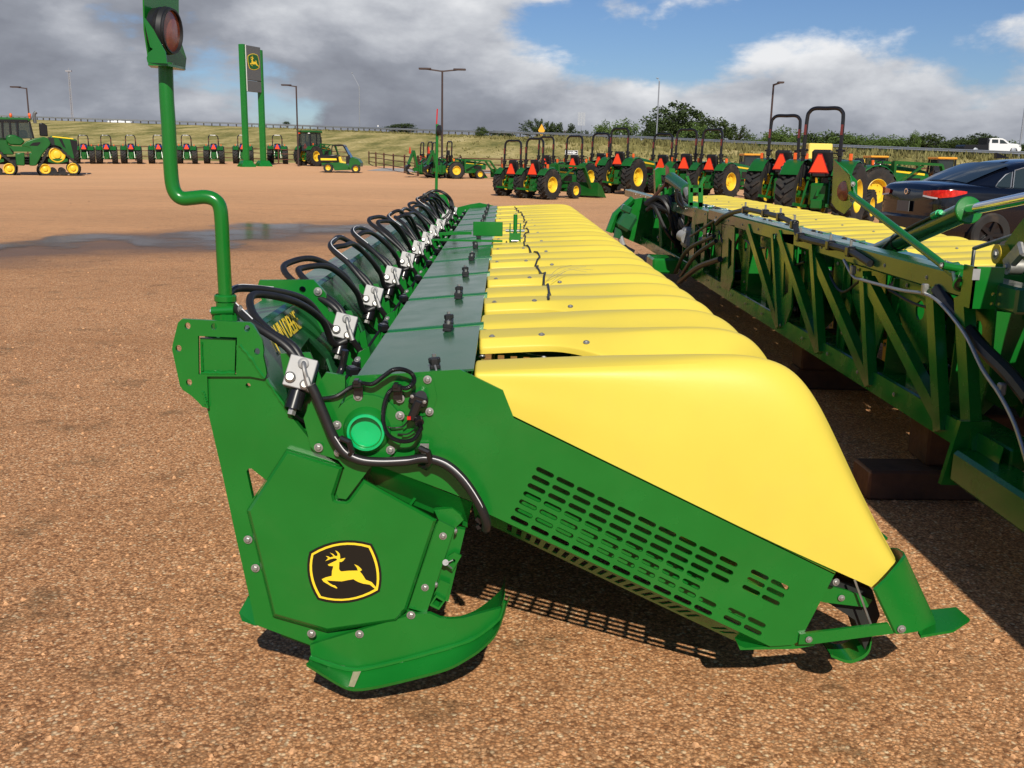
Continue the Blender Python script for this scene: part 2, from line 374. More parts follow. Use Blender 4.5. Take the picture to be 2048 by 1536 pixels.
# puddle: a shallow sheet of rain water on the yard
def water_material():
    m = mat('rain_water', (.11, .072, .048), .16, spec=.20); t = m.node_tree; n = t.nodes; l = t.links; b = n['Principled BSDF']
    g = n.new('ShaderNodeNewGeometry'); z = n.new('ShaderNodeTexNoise'); z.inputs['Scale'].default_value = .8; z.inputs['Detail'].default_value = 10; z.inputs['Roughness'].default_value = .62; l.new(g.outputs['Position'], z.inputs['Vector'])
    at = n.new('ShaderNodeAttribute'); at.attribute_name = 'depth'
    a = n.new('ShaderNodeMath'); a.operation = 'MULTIPLY_ADD'; a.inputs[1].default_value = 1.6; l.new(z.outputs['Fac'], a.inputs[0]); l.new(at.outputs['Fac'], a.inputs[2])
    r = n.new('ShaderNodeMapRange'); r.inputs['From Min'].default_value = .95; r.inputs['From Max'].default_value = 1.38; r.inputs['To Max'].default_value = .85; l.new(a.outputs[0], r.inputs['Value']); l.new(r.outputs[0], b.inputs['Alpha'])
    w2 = n.new('ShaderNodeTexNoise'); w2.inputs['Scale'].default_value = 9; l.new(g.outputs['Position'], w2.inputs['Vector'])
    bp = n.new('ShaderNodeBump'); bp.inputs['Strength'].default_value = .03; bp.inputs['Distance'].default_value = .01; l.new(w2.outputs['Fac'], bp.inputs['Height']); l.new(bp.outputs[0], b.inputs['Normal'])
    return m
M['water'] = water_material()
PUD = [[(-60, 492), (0, 480), (73, 477), (115, 467), (177, 462), (250, 465), (302, 470), (344, 463), (420, 449), (455, 444), (504, 441), (579, 440), (638, 444), (692, 449), (745, 442), (800, 446), (840, 452),
        (800, 474), (745, 469), (705, 471), (638, 467), (611, 471), (552, 481), (512, 487), (470, 498), (420, 506), (312, 506), (271, 501), (262, 487), (208, 483), (146, 499), (62, 497), (0, 502), (-60, 510)]]
def puddle(pts):
    w_ = [PZ(a, b, .008) for a, b in pts]; me = MB(); n_ = len(w_)
    # outline (depth 0) and an inset ring (depth 1)
    h = n_ // 2
    top = w_[:h]; bot = w_[h:][::-1]
    k = min(len(top), len(bot)); cols = 40
    def samp(line, t):
        f = t * (len(line) - 1); i = min(int(f), len(line) - 2); return line[i].lerp(line[i + 1], f - i)
    rows = []; dep = []
    for j in range(9):
        s_ = j / 8; rows.append([samp(top, i / cols).lerp(samp(bot, i / cols), s_) for i in range(cols + 1)])
        dep += [min(1, 4 * s_ * (1 - s_)) * .55 for i in range(cols + 1)]
    me.loft(rows); o = me.build('puddle', M['water'], fix=False)
    at = o.data.attributes.new('depth', 'FLOAT', 'POINT'); at.data.foreach_set('value', dep)
    tag(o, kind='structure')
for p_ in PUD: puddle(p_)
# ================================================================== corn head in front
Y0 = 2.60; ROW = .762; NR = 12; YE = Y0 + NR * ROW
def bolt_mesh():
    b = MB(); b.lathe([(0, .55), (.42, .55), (.62, .42), (.62, .0)], n=6); b.lathe([(1.0, 0), (1.0, .12), (.6, .16)], n=14); return b.mesh('bolt', M['steel'], 30)
BOLT = bolt_mesh()
def bolt(parent, p, d=(0, -1, 0), r=.011, name='bolt'):
    o = obj(name, BOLT, None); o.parent = parent
    rt = parent if parent.parent is None else parent.parent
    if parent.parent is None: o.matrix_parent_inverse = MX.Translation(-parent.location)
    o.location = p; o.rotation_euler = V(d).to_track_quat('Z', 'Y').to_euler(); o.scale = (r, r, r); return o

def circ(cx, cy, r, n=14, ry=None): return [(cx + r * cos(2 * pi * k / n), cy + (ry or r) * sin(2 * pi * k / n)) for k in range(n)]

H = thing('corn_head', 'long green harvesting head with yellow hoods across the foreground, deer emblem', 'corn header', (-.4, Y0, 0))
def pl(name, pts, Y, th, m='green', holes=(), parent=None):
    b = MB(); b.plate(PP(pts, Y), [PP(h, Y) for h in holes], (0, th, 0)); return b.build(name, M[m], parent or H, 30)

# --- rear leg of the end frame: a welded box section
leg = pl('end_frame', [(408, 752), (500, 752), (534, 758), (583, 834), (640, 905), (700, 945), (760, 985), (880, 1052), (905, 1062), (852, 1226), (800, 1262), (640, 1292), (623, 1291), (510, 1249), (505, 1222), (471, 1070), (443, 940), (414, 816)],
         2.600, .022, holes=[[(493, 943), (497, 937), (503, 937), (532, 960), (505, 998)], circ(496, 771, 5)])
fl = pl('beam_flange', [(364, 638), (499, 645), (506, 650), (524, 680), (527, 700), (526, 712), (531, 735), (533, 748), (530, 757), (526, 758), (500, 753), (414, 753), (416, 816), (405, 814), (395, 803), (382, 791), (366, 780), (360, 772), (344, 698), (345, 690), (356, 645)],
        2.588, .012, holes=[circ(375, 652, 6, ry=7), circ(428, 653, 6, ry=7), circ(494, 657, 6, ry=7), circ(357, 697, 6, ry=7), circ(514, 703, 6, ry=7), circ(378, 765, 6, ry=7), [(396, 672), (474, 675), (472, 750), (397, 749)]])
pl('tube_end', [(400, 676), (471, 679), (469, 746), (401, 745)], 2.602, .01)
def weld(path, r=.004, parent=H):
    b = MB(); q = spline(path, 8); b.tube([p + V((random.uniform(-1, 1), 0, random.uniform(-1, 1))) * r * .25 for p in q], [r * random.uniform(.75, 1.2) for _ in q], 6); return b.build('weld_bead', M['green'], parent)
weld(PP([(402, 746), (435, 747), (470, 747)], 2.594), .0055); weld(PP([(475, 690), (476, 720), (474, 745)], 2.592), .004)
weld(PP([(480, 690), (505, 722), (530, 757)], 2.590), .006); weld(PP([(533, 760), (560, 800), (584, 836)], 2.598), .004)
weld(PP([(406, 782), (411, 800), (415, 815)], 2.588), .005); weld(PP([(403, 684), (404, 715), (405, 742)], 2.599), .003)
# rear foot bracket with two slots
b = MB(); b.plate([P(478, 1225, 2.66), P(496, 1192, 2.68), P(512, 1215, 2.64), P(512, 1252, 2.60), P(484, 1242, 2.62)], [], (0, .02, -.006)); b.build('foot_bracket', M['green'], H)
b = MB(); b.plate(PP([(560, 1258), (625, 1278), (622, 1293), (562, 1272)], 2.64), [], (0, .3, 0)); b.build('foot_bracket', M['green'], H)

# --- emblem shield (bent-edge cover)
sh_out = [(572, 899), (687, 934), (669, 990), (671, 998), (676, 1000), (692, 1001), (697, 998), (727, 957), (875, 1039), (814, 1222), (808, 1226), (803, 1234), (793, 1244), (654, 1264), (545, 1233), (493, 1021)]
def inset(pts, d):
    n_ = len(pts); o_ = []
    ar = sum(pts[i][0] * pts[(i + 1) % n_][1] - pts[(i + 1) % n_][0] * pts[i][1] for i in range(n_)); sg_ = 1 if ar > 0 else -1
    for i in range(n_):
        a, p, c_ = V((*pts[i - 1], 0)), V((*pts[i], 0)), V((*pts[(i + 1) % n_], 0)); e1, e2 = (p - a).normalized(), (c_ - p).normalized()
        n1_, n2_ = V((-e1.y, e1.x, 0)) * sg_, V((-e2.y, e2.x, 0)) * sg_; m_ = (n1_ + n2_).normalized(); q_ = p + m_ * (d / max(.45, m_.dot(n1_))); o_.append((q_.x, q_.y))
    return o_
sh_in = inset(sh_out, 7)
shield = pl('emblem_shield', sh_in, 2.562, .006)
b = MB(); b.loft([PP(sh_in, 2.5625), PP(inset(sh_out, 2), 2.572), PP(sh_out, 2.594)], cv=True); b.build('bent_edge', M['green'], shield, 25)
side = pl('side_flange', [(877, 1041), (909, 1057), (853, 1226), (817, 1216)], 2.585, .014)
for q in ((886, 1072), (850, 1175)): bolt(side, P(*q, 2.584), r=.011)
for q in ((496, 1079), (511, 1136), (623, 1267), (719, 1268), (822, 1230)): bolt(H, P(*q, 2.596 if q[0] < 600 else 2.568), r=.0125)

# --- emblem: black plate, yellow rim, leaping deer
def lg(x, y): return (600 + x / 10.24, 1070 + y / 10.24)
def qb(a, c, d, n=8): return [((1 - t) ** 2 * a[0] + 2 * t * (1 - t) * c[0] + t * t * d[0], (1 - t) ** 2 * a[1] + 2 * t * (1 - t) * c[1] + t * t * d[1]) for t in [k / n for k in range(n)]]
rim_o = qb((190, 350), (780, -15), (1465, 182)) + qb((1465, 182), (1760, 690), (1632, 1160)) + qb((1632, 1160), (1000, 1525), (362, 1325)) + qb((362, 1325), (50, 850), (190, 350))
rim_y = qb((236, 382), (800, 35), (1435, 222)) + qb((1435, 222), (1700, 690), (1590, 1130)) + qb((1590, 1130), (1010, 1465), (392, 1285)) + qb((392, 1285), (110, 830), (236, 382))
rim_i = qb((275, 408), (820, 85), (1405, 262)) + qb((1405, 262), (1635, 700), (1552, 1095)) + qb((1552, 1095), (1010, 1420), (430, 1255)) + qb((430, 1255), (170, 830), (275, 408))
deer = [(445, 905), (530, 868), (650, 838), (655, 740), (683, 640), (590, 632), (570, 606), (690, 548), (752, 520), (757, 490), (735, 480), (690, 478), (620, 495), (520, 535), (580, 470), (530, 432), (580, 440), (615, 462), (690, 440), (655, 400), (612, 362), (680, 392), (716, 430), (765, 432), (768, 385), (722, 318), (770, 340), (812, 385), (822, 440), (822, 495), (870, 482), (930, 470), (885, 530), (850, 552), (806, 550), (800, 690), (815, 730), (850, 748), (1000, 733), (1185, 730), (1165, 670), (1112, 600), (1190, 635), (1240, 680), (1270, 718), (1225, 748), (1270, 800), (1310, 860), (1345, 918), (1465, 965), (1560, 1075), (1540, 1108), (1430, 1018), (1290, 995), (1200, 965), (1150, 940), (1095, 905), (1000, 920), (850, 950), (680, 940), (545, 928), (600, 985), (680, 1030), (715, 1035), (765, 1085), (750, 1096), (640, 1050), (480, 955)]
em = pl('emblem_plate', [lg(*p) for p in rim_o], 2.5595, .002, 'decal', parent=shield); em['label'] = 'black emblem with yellow rim and leaping deer'
pl('emblem_rim', [lg(*p) for p in rim_y], 2.5588, .0006, 'decaly', holes=[[lg(*p) for p in rim_i]], parent=shield)
pl('emblem_deer', [lg(*p) for p in deer], 2.5586, .0008, 'decaly', parent=shield)

# --- skid shoe with curled wear strip
shoe_pts = [(620, 1291), (640, 1284), (830, 1228), (860, 1227), (880, 1236), (900, 1238), (928, 1236), (975, 1223), (1007, 1215), (1003, 1232), (985, 1250), (948, 1277), (905, 1293), (860, 1306), (770, 1328), (700, 1340), (660, 1330), (623, 1317)]
pl('skid_plate', shoe_pts, 2.572, .014)
inn = [(620, 1316), (660, 1330), (699, 1340), (735, 1338), (800, 1323), (860, 1307), (905, 1294), (948, 1278), (985, 1251), (1003, 1232), (1010, 1205)]
out = [(612, 1327), (652, 1352), (690, 1373), (715, 1377), (758, 1371), (830, 1354), (894, 1336), (933, 1316), (966, 1293), (996, 1259), (1019, 1190)]
ri = spline(PP(inn, 2.57), 4); ro = spline(PP(out, 2.50), 4)
b = MB(); b.loft([[a, a.lerp(c, .5) + V((0, 0, -.004)), c, c + V((0, .004, -.011)), a + V((0, .012, -.011))] for a, c in zip(ri, ro)], cv=True); strip = b.build('wear_strip', M['green'], H, 40)
b = MB(); b.loft([[a + V((0, .05, .012)), a + V((0, .16, .012)), a + V((0, .16, 0)), a + V((0, .05, 0))] for a in ri[3 * 4:]], cv=True); b.build('wear_strip', M['green'], H, 40)
b = MB(); k = 9; b.loft([[a.lerp(c, t) + V((0, -.002, .003)) for t in (.08, .5, .95)] for a, c in zip(ri[k:k + 3], ro[k:k + 3])]); b.build('paint_wear', M['worn'], strip)
b = MB(); b.tube([p + V((0, -.003, .004)) for p in ri], [.0075 * random.uniform(.9, 1.1) for _ in ri], 7); b.build('weld_bead', M['green'], H)
for i in range(7): weld(PP([(650 + i * 48, 1326 + [0, 8, 4, -6, -17, -30, -52][i] + 5), (665 + i * 48, 1329 + [0, 9, 2, -9, -21, -36, -62][i] + 5)], 2.568), .005)

# --- gearbox bracket, bearing housing, cap
pl('gear_bracket', [(652, 745), (640, 762), (607, 836), (621, 893), (630, 905), (676, 920), (689, 936), (673, 985), (676, 996), (692, 999), (748, 925), (720, 905), (668, 884), (660, 870), (664, 840), (690, 790), (690, 752)], 2.580, .012)
pl('side_panel', [(704, 752), (800, 747), (920, 739), (1006, 781), (1028, 837), (961, 984), (945, 1004), (900, 985), (772, 937), (742, 929), (690, 905), (664, 886), (660, 870), (664, 850), (690, 800), (700, 757)], 2.586, .008)
b = MB(); b.loft([[P(745, 930, 2.588), P(775, 938, 2.588), P(945, 1005, 2.588)], [P(735, 962, 2.66), P(790, 985, 2.66), P(935, 1045, 2.66)]]); b.loft([[P(735, 962, 2.66), P(790, 985, 2.66), P(935, 1045, 2.66)], [P(735, 972, 2.665), P(790, 995, 2.665), P(935, 1055, 2.665)]]); b.build('panel_fold', M['green'], H)
c = P(735, 858, 2.58); rr = .0515
b = MB(); b.lathe([(rr * 1.9, 0.004), (rr * 1.9, -.006), (rr * 1.28, -.008), (rr * 1.22, -.014), (rr * 1.06, -.030), (rr * .94, -.034), (rr * .80, -.033)], c, (0, 1, 0), 40)
hs = b.build('bearing_housing', M['green'], H, 40)
b = MB(); b.lathe([(rr * 1.00, -.036), (rr * .98, -.040), (rr * .86, -.041), (rr * .82, -.020), (0, -.016)], c, (0, 1, 0), 40); b.build('cap', M['cap'], hs, 40)
for q in ((716, 793), (674, 850), (800, 797), (800, 831), (781, 900), (637, 895)): bolt(H, P(*q, 2.572), r=.0125)
for q in ((855, 759), (859, 823)): bolt(H, P(*q, 2.578), r=.0115)
pl('sensor_plate', [(800, 765), (842, 752), (866, 757), (874, 795), (868, 815), (866, 828), (830, 835), (800, 828)], 2.581, .005)
# rotation sensor with plug
b = MB(); b.box(P(837, 800, 2.562), (.05, .03, .032), MX.Rotation(rad(18), 3, 'Y'), .006); b.box(P(830, 820, 2.556), (.024, .026, .062), MX.Rotation(rad(22), 3, 'Y'), .005); b.cyl(P(842, 793, 2.55), P(842, 793, 2.575), .016, n=14)
sen = b.build('speed_sensor', M['blackg'], H); bolt(sen, P(824, 793, 2.546), r=.005); bolt(sen, P(849, 804, 2.546), r=.005)
b = MB(); b.box(P(818, 836, 2.54), (.01, .006, .009)); b.build('plug_lock', M['red'], sen)
b = MB(); b.cyl(P(839, 846, 2.545), P(836, 838, 2.56), .013, n=12); b.build('plug', M['blackg'], sen)
def hose(pts, r, name='hydraulic_hose', m='black', parent=H, n=8, k=8, label=None):
    b = MB(); b.tube(spline(pts, k), r, n); o = b.build(name, M[m], parent, 60)
    if label: o['label'] = label
    return o
def at(pts): return [P(a, c, y) for a, c, y in pts]
def conduit(pts, r, parent=H):
    q = spline(at(pts), 26); b = MB(); b.tube(q, [r * (1.08 if i % 2 else .90) for i in range(len(q))], 8); return b.build('wire_conduit', M['blackg'], parent, 20)
conduit([(640, 798, 2.575), (672, 793, 2.57), (700, 776, 2.565), (722, 767, 2.56), (745, 768, 2.555), (768, 752, 2.55), (786, 740, 2.545), (806, 739, 2.54), (824, 748, 2.54), (828, 764, 2.54), (814, 776, 2.545), (795, 775, 2.555), (778, 785, 2.555), (768, 812, 2.55), (767, 845, 2.545), (777, 870, 2.54), (800, 882, 2.535), (826, 879, 2.535), (840, 860, 2.54), (841, 848, 2.545)], .0062)
for pa in ([(816, 842, 2.55), (805, 853, 2.56), (785, 856, 2.56), (774, 853, 2.56)], [(830, 858, 2.56), (815, 868, 2.565), (795, 868, 2.565)]): hose(at(pa), .0022, 'sensor_wire', n=6)
for q, tl in (((715, 768), 716), ((794, 776), 795)):
    b = MB(); b.box(P(q[0], q[1], 2.552), (.026, .022, .018), None, .003); b.box(P(q[0] - 2, q[1] - 6, 2.548), (.012, .026, .010)); b.box(P(q[0] + 2, q[1] + 12, 2.566), (.024, .008, .03)); b.build('cable_clamp', M['blackg'], H)
# long hose draped across the end
hz = [(612, 752, 2.55), (622, 770, 2.545), (632, 790, 2.545), (648, 828, 2.545), (668, 875, 2.545), (690, 905, 2.545), (720, 920, 2.545), (760, 924, 2.545), (810, 922, 2.545), (850, 917, 2.54), (890, 928, 2.53), (925, 958, 2.52), (955, 1002, 2.52), (972, 1040, 2.53), (972, 1058, 2.55)]
hh_ = hose(at(hz[1:]), .0132, n=14, k=10); qs = spline([p + V((.004, -.0115, .0062)) for p in at(hz[4:-1])], 10); b = MB(); b.tube(qs, .0013, 5); b.build('print_line', M['stripe'], hh_)
for q, s_ in (((690, 895), 1), ((848, 915), 0)):
    b = MB(); b.tube([P(q[0] + dx, q[1] + dy, y) for dx, dy, y in ((-13, -14, 2.56), (-6, -18, 2.53), (8, -12, 2.525), (14, 8, 2.53), (6, 20, 2.55), (-8, 14, 2.57))], .009, 8); cl_ = b.build('hose_clamp', M['blackg'], H)
bolt(H, P(676, 905, 2.565), r=.011); bolt(H, P(849, 901, 2.572), r=.012); b = MB(); b.box(P(849, 895, 2.574), (.024, .006, .022)); b.build('clamp_tab', M['steel'], H)
b = MB()
for dx, dy in ((-4, -6), (4, 2), (-2, 6)): b.box(P(962 + dx, 1045 + dy, 2.56), (.012, .02, .02), MX.Rotation(dx, 3, 'Y'))
b.build('hose_tie', M['blackg'], H)

# --- perforated lower panel
def slot(x, y, w_=14.6, r=4.9):
    a = atan2(19.8, 40.8); c_, s_ = cos(a), sin(a); o_ = []
    for k in range(6): t = pi / 2 + pi * k / 5; o_.append((-w_ + r * cos(t), r * sin(t)))
    for k in range(6): t = -pi / 2 + pi * k / 5; o_.append((w_ + r * cos(t), r * sin(t)))
    return [(x + p * c_ - q * s_, y + p * s_ + q * c_) for p, q in o_]
slots = []
for i in range(7):
    for j in range(10):
        if j == 9 and i in (3, 4): continue
        slots.append((1090 - 8.5 * i + 40.8 * j, 945 + 16.2 * i + 19.8 * j))
def z7(x, y): return (960 + x / 2.048, 900 + y / 2.048)
for q in ((1146, 512), (1130, 543), (1111, 575), (1228, 552), (1210, 583), (1191, 616), (1052, 668), (1034, 699), (1133, 706), (1117, 738)): slots.append(z7(*q))
pan = pl('perforated_panel', [(1026, 832), (1670, 1147), (1600, 1281), (1585, 1290), (1541, 1293), (979, 1029), (945, 1008), (961, 983)], 2.588, .007, holes=[slot(*s_) for s_ in slots])
b = MB(); b.prism(at([(1026, 832, 2.588), (1670, 1147, 2.588), (1672, 1142, 2.62), (1026, 827, 2.62)]), (0, 0, -.004)); b.build('panel_lip', M['green'], pan)
fo = [P(945, 1008, 2.594), P(1541, 1293, 2.594)]; fi = [P(950, 1036, 2.66), P(1480, 1287, 2.66)]
def fpt(u, v): return fo[0].lerp(fo[1], u).lerp(fi[0].lerp(fi[1], u), v)
hl = []
for k in range(25):
    if k in (21, 22): continue
    u = .115 + k * .0325; hl.append([fpt(u + a, v) for a, v in ((0, .25), (.016, .25), (.016, .8), (0, .8))])
b = MB(); b.plate([fpt(0, 0), fpt(1, 0), fpt(1, 1), fpt(0, 1)], hl, (fo[1] - fo[0]).cross(fi[0] - fo[0]).normalized() * .004); b.build('panel_flange', M['green'], pan)

# --- hoods ------------------------------------------------------------
ridge_px = [(951, 712), (1023, 709), (1095, 707), (1185, 704), (1260, 702), (1330, 700.5), (1400, 699), (1467, 699), (1514, 704), (1560, 720), (1592, 745), (1625, 790), (1660, 860), (1700, 945), (1750, 1045), (1782, 1100), (1797, 1130)]
RZ = [(p.x, p.z) for p in (P(a, b_2, lerp(2.80, 2.70, i / 16)) for i, (a, b_2) in enumerate(ridge_px))]
lo0, lo1 = P(1025, 835, 2.60), P(1750, 1177, 2.62)
def zlow(x): return lo0.z + (lo1.z - lo0.z) * (x - lo0.x) / (lo1.x - lo0.x)
XT = RZ[-1][0]
HX = [RZ[0][0] + (XT - RZ[0][0]) * t for t in [0, .008, .05, .10, .15, .2, .26, .32, .38, .44, .5, .56, .62, .67, .71, .75, .79, .83, .87, .91, .94, .965, .985, 1]]
def lobes(x):
    zt = interp(RZ, x); u = (x - HX[0]) / (XT - HX[0]); tip = sstep(.62, 1, u); fr = sstep(.17, .36, u)
    wb = lerp(lerp(.268, .379, fr), .075, tip); yl = lerp(lerp(.150, .190, fr), .035, tip); f = lerp(lerp(.088, .022, sstep(.02, .62, u)), .01, tip)
    gd = lerp(lerp(.026, .052, sstep(.2, .6, u)), .004, sstep(.70, .93, u)); zb = lerp(zt - .026, zt - .10, sstep(.2, .5, u)); zb = min(lerp(zb, zlow(x), sstep(.6, .9, u)), zt - .022)
    e = yl + f
    return [(-wb, zb - .022), (-wb, zb - .004), (-wb * .994, zb), (-lerp(wb, e, .45), lerp(zb, zt, .48)), (-lerp(wb, e, .84), lerp(zb, zt, .86)), (-e - .004, zt - .003), (-e + .006, zt - .0005), (-yl, zt + .001), (-(yl - f), zt - .001), (-(yl - f) * .62, zt - gd * .55), (-(yl - f) * .2, zt - gd), (0, zt - gd)]
def hood_rows(half):
    rows = []
    for x in HX:
        zt = interp(RZ, x); u = (x - HX[0]) / (XT - HX[0])
        tip = sstep(.66, 1, u); zb = lerp(zt - .075, zt - .15, sstep(.2, .5, u)); zb = lerp(zb, zlow(x), sstep(.55, .85, u)); zb = min(zb, zt - .03)
        if not half:
            r = lobes(x)
            rows.append([(x, y, z) for y, z in r] + [(x, -y, z) for y, z in r[-2::-1]])
        else:
            zl = min(zlow(x), zt - .05); f = u
            yo = lerp(0, .03, tip); e = lerp(.012, .07, sstep(.1, .8, u)); yr = lerp(.17, .11, sstep(.1, .75, u)); yb = lerp(.215, .40, sstep(.17, .36, u)); yb = lerp(yb, .19, tip)
            if u < .08: zl = max(zl, zt - .16)
            r = [(yo, zl), (yo - .002, lerp(zl, zt, .35)), (yo + .004, lerp(zl, zt, .62)), (yo + e * .35, lerp(zl, zt, .86)), (yo + e, zt - lerp(.004, .012, u)), (lerp(yo + e, yr, .55), zt), (yr, zt), (lerp(yr, yb, .30), zt - .3 * (zt - zb)), (lerp(yr, yb, .8), lerp(zt, zb, .7)), (yb, zb)]
            rows.append([(x, y, z) for y, z in r])
    return rows
def hood_mesh(half, mirror=False):
    b = MB(); rows = hood_rows(half)
    if mirror: rows = [[(x, -y, z) for x, y, z in r] for r in rows]
    b.loft(rows); b.f.append(tuple(range(len(rows[0])))); n_ = len(rows) - 1; m_ = len(rows[0]); b.f.append(tuple(n_ * m_ + k_ for k_ in range(m_)))
    return b.mesh('hood', M['yellow'], 50)
HM, HE, HE2 = hood_mesh(False), hood_mesh(True), hood_mesh(True, True)
YC = [3.33 + ROW * n_ for n_ in range(NR - 1)]
def hz_at(x, dy): return interp(lobes(x)[1:], -abs(dy))
hoods = []
def put(name, me, y, parent=H, x=0, z=0):
    o = obj(name, me, parent); o.location = (x, y, z); subsurf(o, 2); return o
e1 = put('hood', HE, 2.592); e1['label'] = 'large yellow end hood nearest the camera'
for y in YC: hoods.append(put('hood', HM, y))
put('hood', HE2, YE - .01)
def hood_bolt(par, y, x, dy):
    z = hz_at(x, dy); z2 = hz_at(x, dy - .01); nrm = V((0, -(z2 - z) / -.01 * -1, 1)); t = V((0, .01, z - z2)); nrm = V((1, 0, 0)).cross(t).normalized()
    if nrm.z < 0: nrm = -nrm
    bolt(par, (x, y + dy, z), nrm, .0105)
for y in YC:
    for x in (RZ[0][0] + .045, RZ[0][0] + .205, RZ[0][0] + .345): hood_bolt(H, y, x, -.222 if x < .1 else (-.226 if x < .2 else -.29))
for x in (RZ[0][0] + .02, RZ[0][0] + .20, ): bolt(H, (x, 2.795, 1.028), (0, .5, 1), .0105)

# --- gathering units under the hoods
def unit_parts():
    b = MB()                       # frame rails sloping to the front
    for s_ in (-1, 1): b.bar((-.30, s_ * .13, .84), (.92, s_ * .10, .20), .012, .16)
    b.bar((-.25, 0, .80), (.55, 0, .40), .16, .05); b.box((-.15, 0, .72), (.3, .22, .16), MX.Rotation(rad(-27), 3, 'Y'), .02)
    fr = b.mesh('row_frame', M['green'], 30)
    b = MB(); b.bar((-.06, 0, .972), (.38, 0, .95), .22, .012); bl = b.mesh('gathering_belt', M['blackg'], 30)
    b = MB()
    for i in range(11):
        t = i / 10
        for s_ in (-.055, .06): b.box((-.05 + .40 * t + (.012 if s_ > 0 else 0), s_, .985 - .024 * t), (.020, .09, .018))
    pd = b.mesh('paddle', M['chain'], 30)
    b = MB(); b.bar((-.06, 0, .90), (.9, 0, .30), .5, .008); b.bar((-.3, 0, .55), (-.06, 0, .9), .5, .008); dk = b.mesh('deck_plate', M['green'], 30)
    return fr, bl, pd, dk
UF, UB, UP, UD = unit_parts()
for n_ in range(NR):
    yr = 2.90 + ROW * n_
    o = obj('row_frame', UF, H); o.location = (0, yr, 0)
    q = obj('gathering_belt', UB, H); q.location = (0, yr, 0)
    p_ = obj('paddle', UP, None); p_.parent = q
    d_ = obj('deck_plate', UD, H); d_.location = (0, yr, 0)
for y in YC:                        # divider supports below each hood
    b = MB(); b.plate([(-.02, y, .95), (.3, y, .9), (.75, y, .62), (.98, y, .30), (.90, y, .22), (.1, y, .62), (-.02, y, .75)], [], (0, .01, 0)); b.build('divider_support', M['green'], H)

# --- top cover plates and latches
zl_, zr_ = P(704, 752, Y0).z, P(944, 737, Y0).z
xl, xr = -.392, -.072
pm = MB(); pm.prism([(xl, 0, 1.002), (xr, 0, 1.034), (xr, .70, 1.034), (xl, .70, 1.002)], (0, 0, -.006)); pm.prism([(xl, 0, 1.0), (xl, .70, 1.0), (xl - .006, .70, .95), (xl - .006, 0, .95)], (-.004, 0, 0)); PMESH = pm.mesh('cover_plate', M['plate'], 20)
lm = MB(); lm.box((0, 0, .006), (.030, .055, .012), None, .003); lm.box((0, -.014, .020), (.024, .022, .022), None, .004); lm.box((0, .014, .018), (.034, .016, .016), None, .003); LMESH = lm.mesh('rubber_latch', M['black'], 30)
lb = MB(); lb.cyl((0, .014, .02), (0, .014, .036), .006, n=8); lb.tube(spline([(.0, -.028, .012), (.002, -.045, .0), (0, -.046, -.012)], 4), .003, 6); LBM = lb.mesh('latch_pin', M['steel'])
sp = MB()
for xa_, xb_ in ((xl + .005, xr + .012),):
    za_, zb_ = .996 + .0, 1.030
    sp.loft([[V((xa_, -.031, za_ - .012)), V((xa_, -.024, za_ + .006)), V((xa_, .0, za_ + .012)), V((xa_, .026, za_ + .008)), V((xa_, .031, za_ - .012))], [V((xb_, -.031, zb_ - .012)), V((xb_, -.024, zb_ + .006)), V((xb_, .0, zb_ + .012)), V((xb_, .026, zb_ + .008)), V((xb_, .031, zb_ - .012))]])
SPM = sp.mesh('cover_support', M['green'], 30)
def covers(par, y_first, n_, x0=0., z0=0., dir_=1):
    for i in range(n_):
        y = y_first + ROW * i
        o = obj('cover_plate', PMESH, par); o.location = (x0, y, z0)
        if i: q = obj('cover_support', SPM, par); q.location = (x0, y - .031, z0)
        for dy, fl_ in ((.055, 0), (.645, 1)):
            z = lerp(1.002, 1.034, (-.178 - xl) / (xr - xl)); l_ = obj('rubber_latch', LMESH, par); l_.location = (x0 - .178 + random.uniform(-.006, .006), y + dy, z0 + z)
            l_.rotation_euler = (0, -.1, pi * fl_ + random.uniform(-.12, .12)); k_ = obj('latch_pin', LBM, None); k_.parent = l_
covers(H, Y0 + .004, NR)
for n_ in range(1, NR):             # small frame gussets between neighbouring covers
    y = Y0 + ROW * n_ - .03; b = MB(); b.prism([(xr - .03, y - .025, 1.020), (xr + .045, y, 1.012), (xr - .03, y + .03, 1.020)], (0, 0, -.03)); b.build('gusset', M['green'], H)

# --- rear beam, sloped sheet with cut-outs
b = MB(); b.box((-.757, (Y0 + YE) / 2 + .01, 1.057), (.115, YE - Y0 - .06, .115), None, .012); b.build('main_beam', M['plate'], H)
sa, sb_ = V((-.70, 0, 1.10)), V((-.53, 0, .74))
def sp_(u, y): return sa.lerp(sb_, u) + V((0, y, 0))
hl = []
for n_ in range(NR):
    y = 3.02 + ROW * n_; hl.append([sp_(.32, y + .04), sp_(.30, y + .20), sp_(.55, y + .30), sp_(.93, y + .22), sp_(.95, y + .06), sp_(.6, y - .02)])
b = MB(); b.plate([sp_(0, Y0 + .02), sp_(0, YE - .02), sp_(1, YE - .02), sp_(1, Y0 + .02)], hl, (.008, 0, .004)); b.build('rear_sheet', M['plate'], H)
b = MB(); b.loft([[V((-.80, y, 1.0)) for y in (Y0 + .5, YE - .1)], [V((-.72, y, .35)) for y in (Y0 + .5, YE - .1)], [V((-.60, y, .17)) for y in (Y0 + .5, YE - .1)], [V((-.42, y, .13)) for y in (Y0 + .5, YE - .1)], [V((-.25, y, .25)) for y in (Y0 + .5, YE - .1)]]); b.build('trough', M['green'], H)
b = MB(); b.cyl((-.42, Y0 + .12, .42), (-.42, YE - .12, .42), .085, n=18); b.build('auger_tube', M['green'], H)
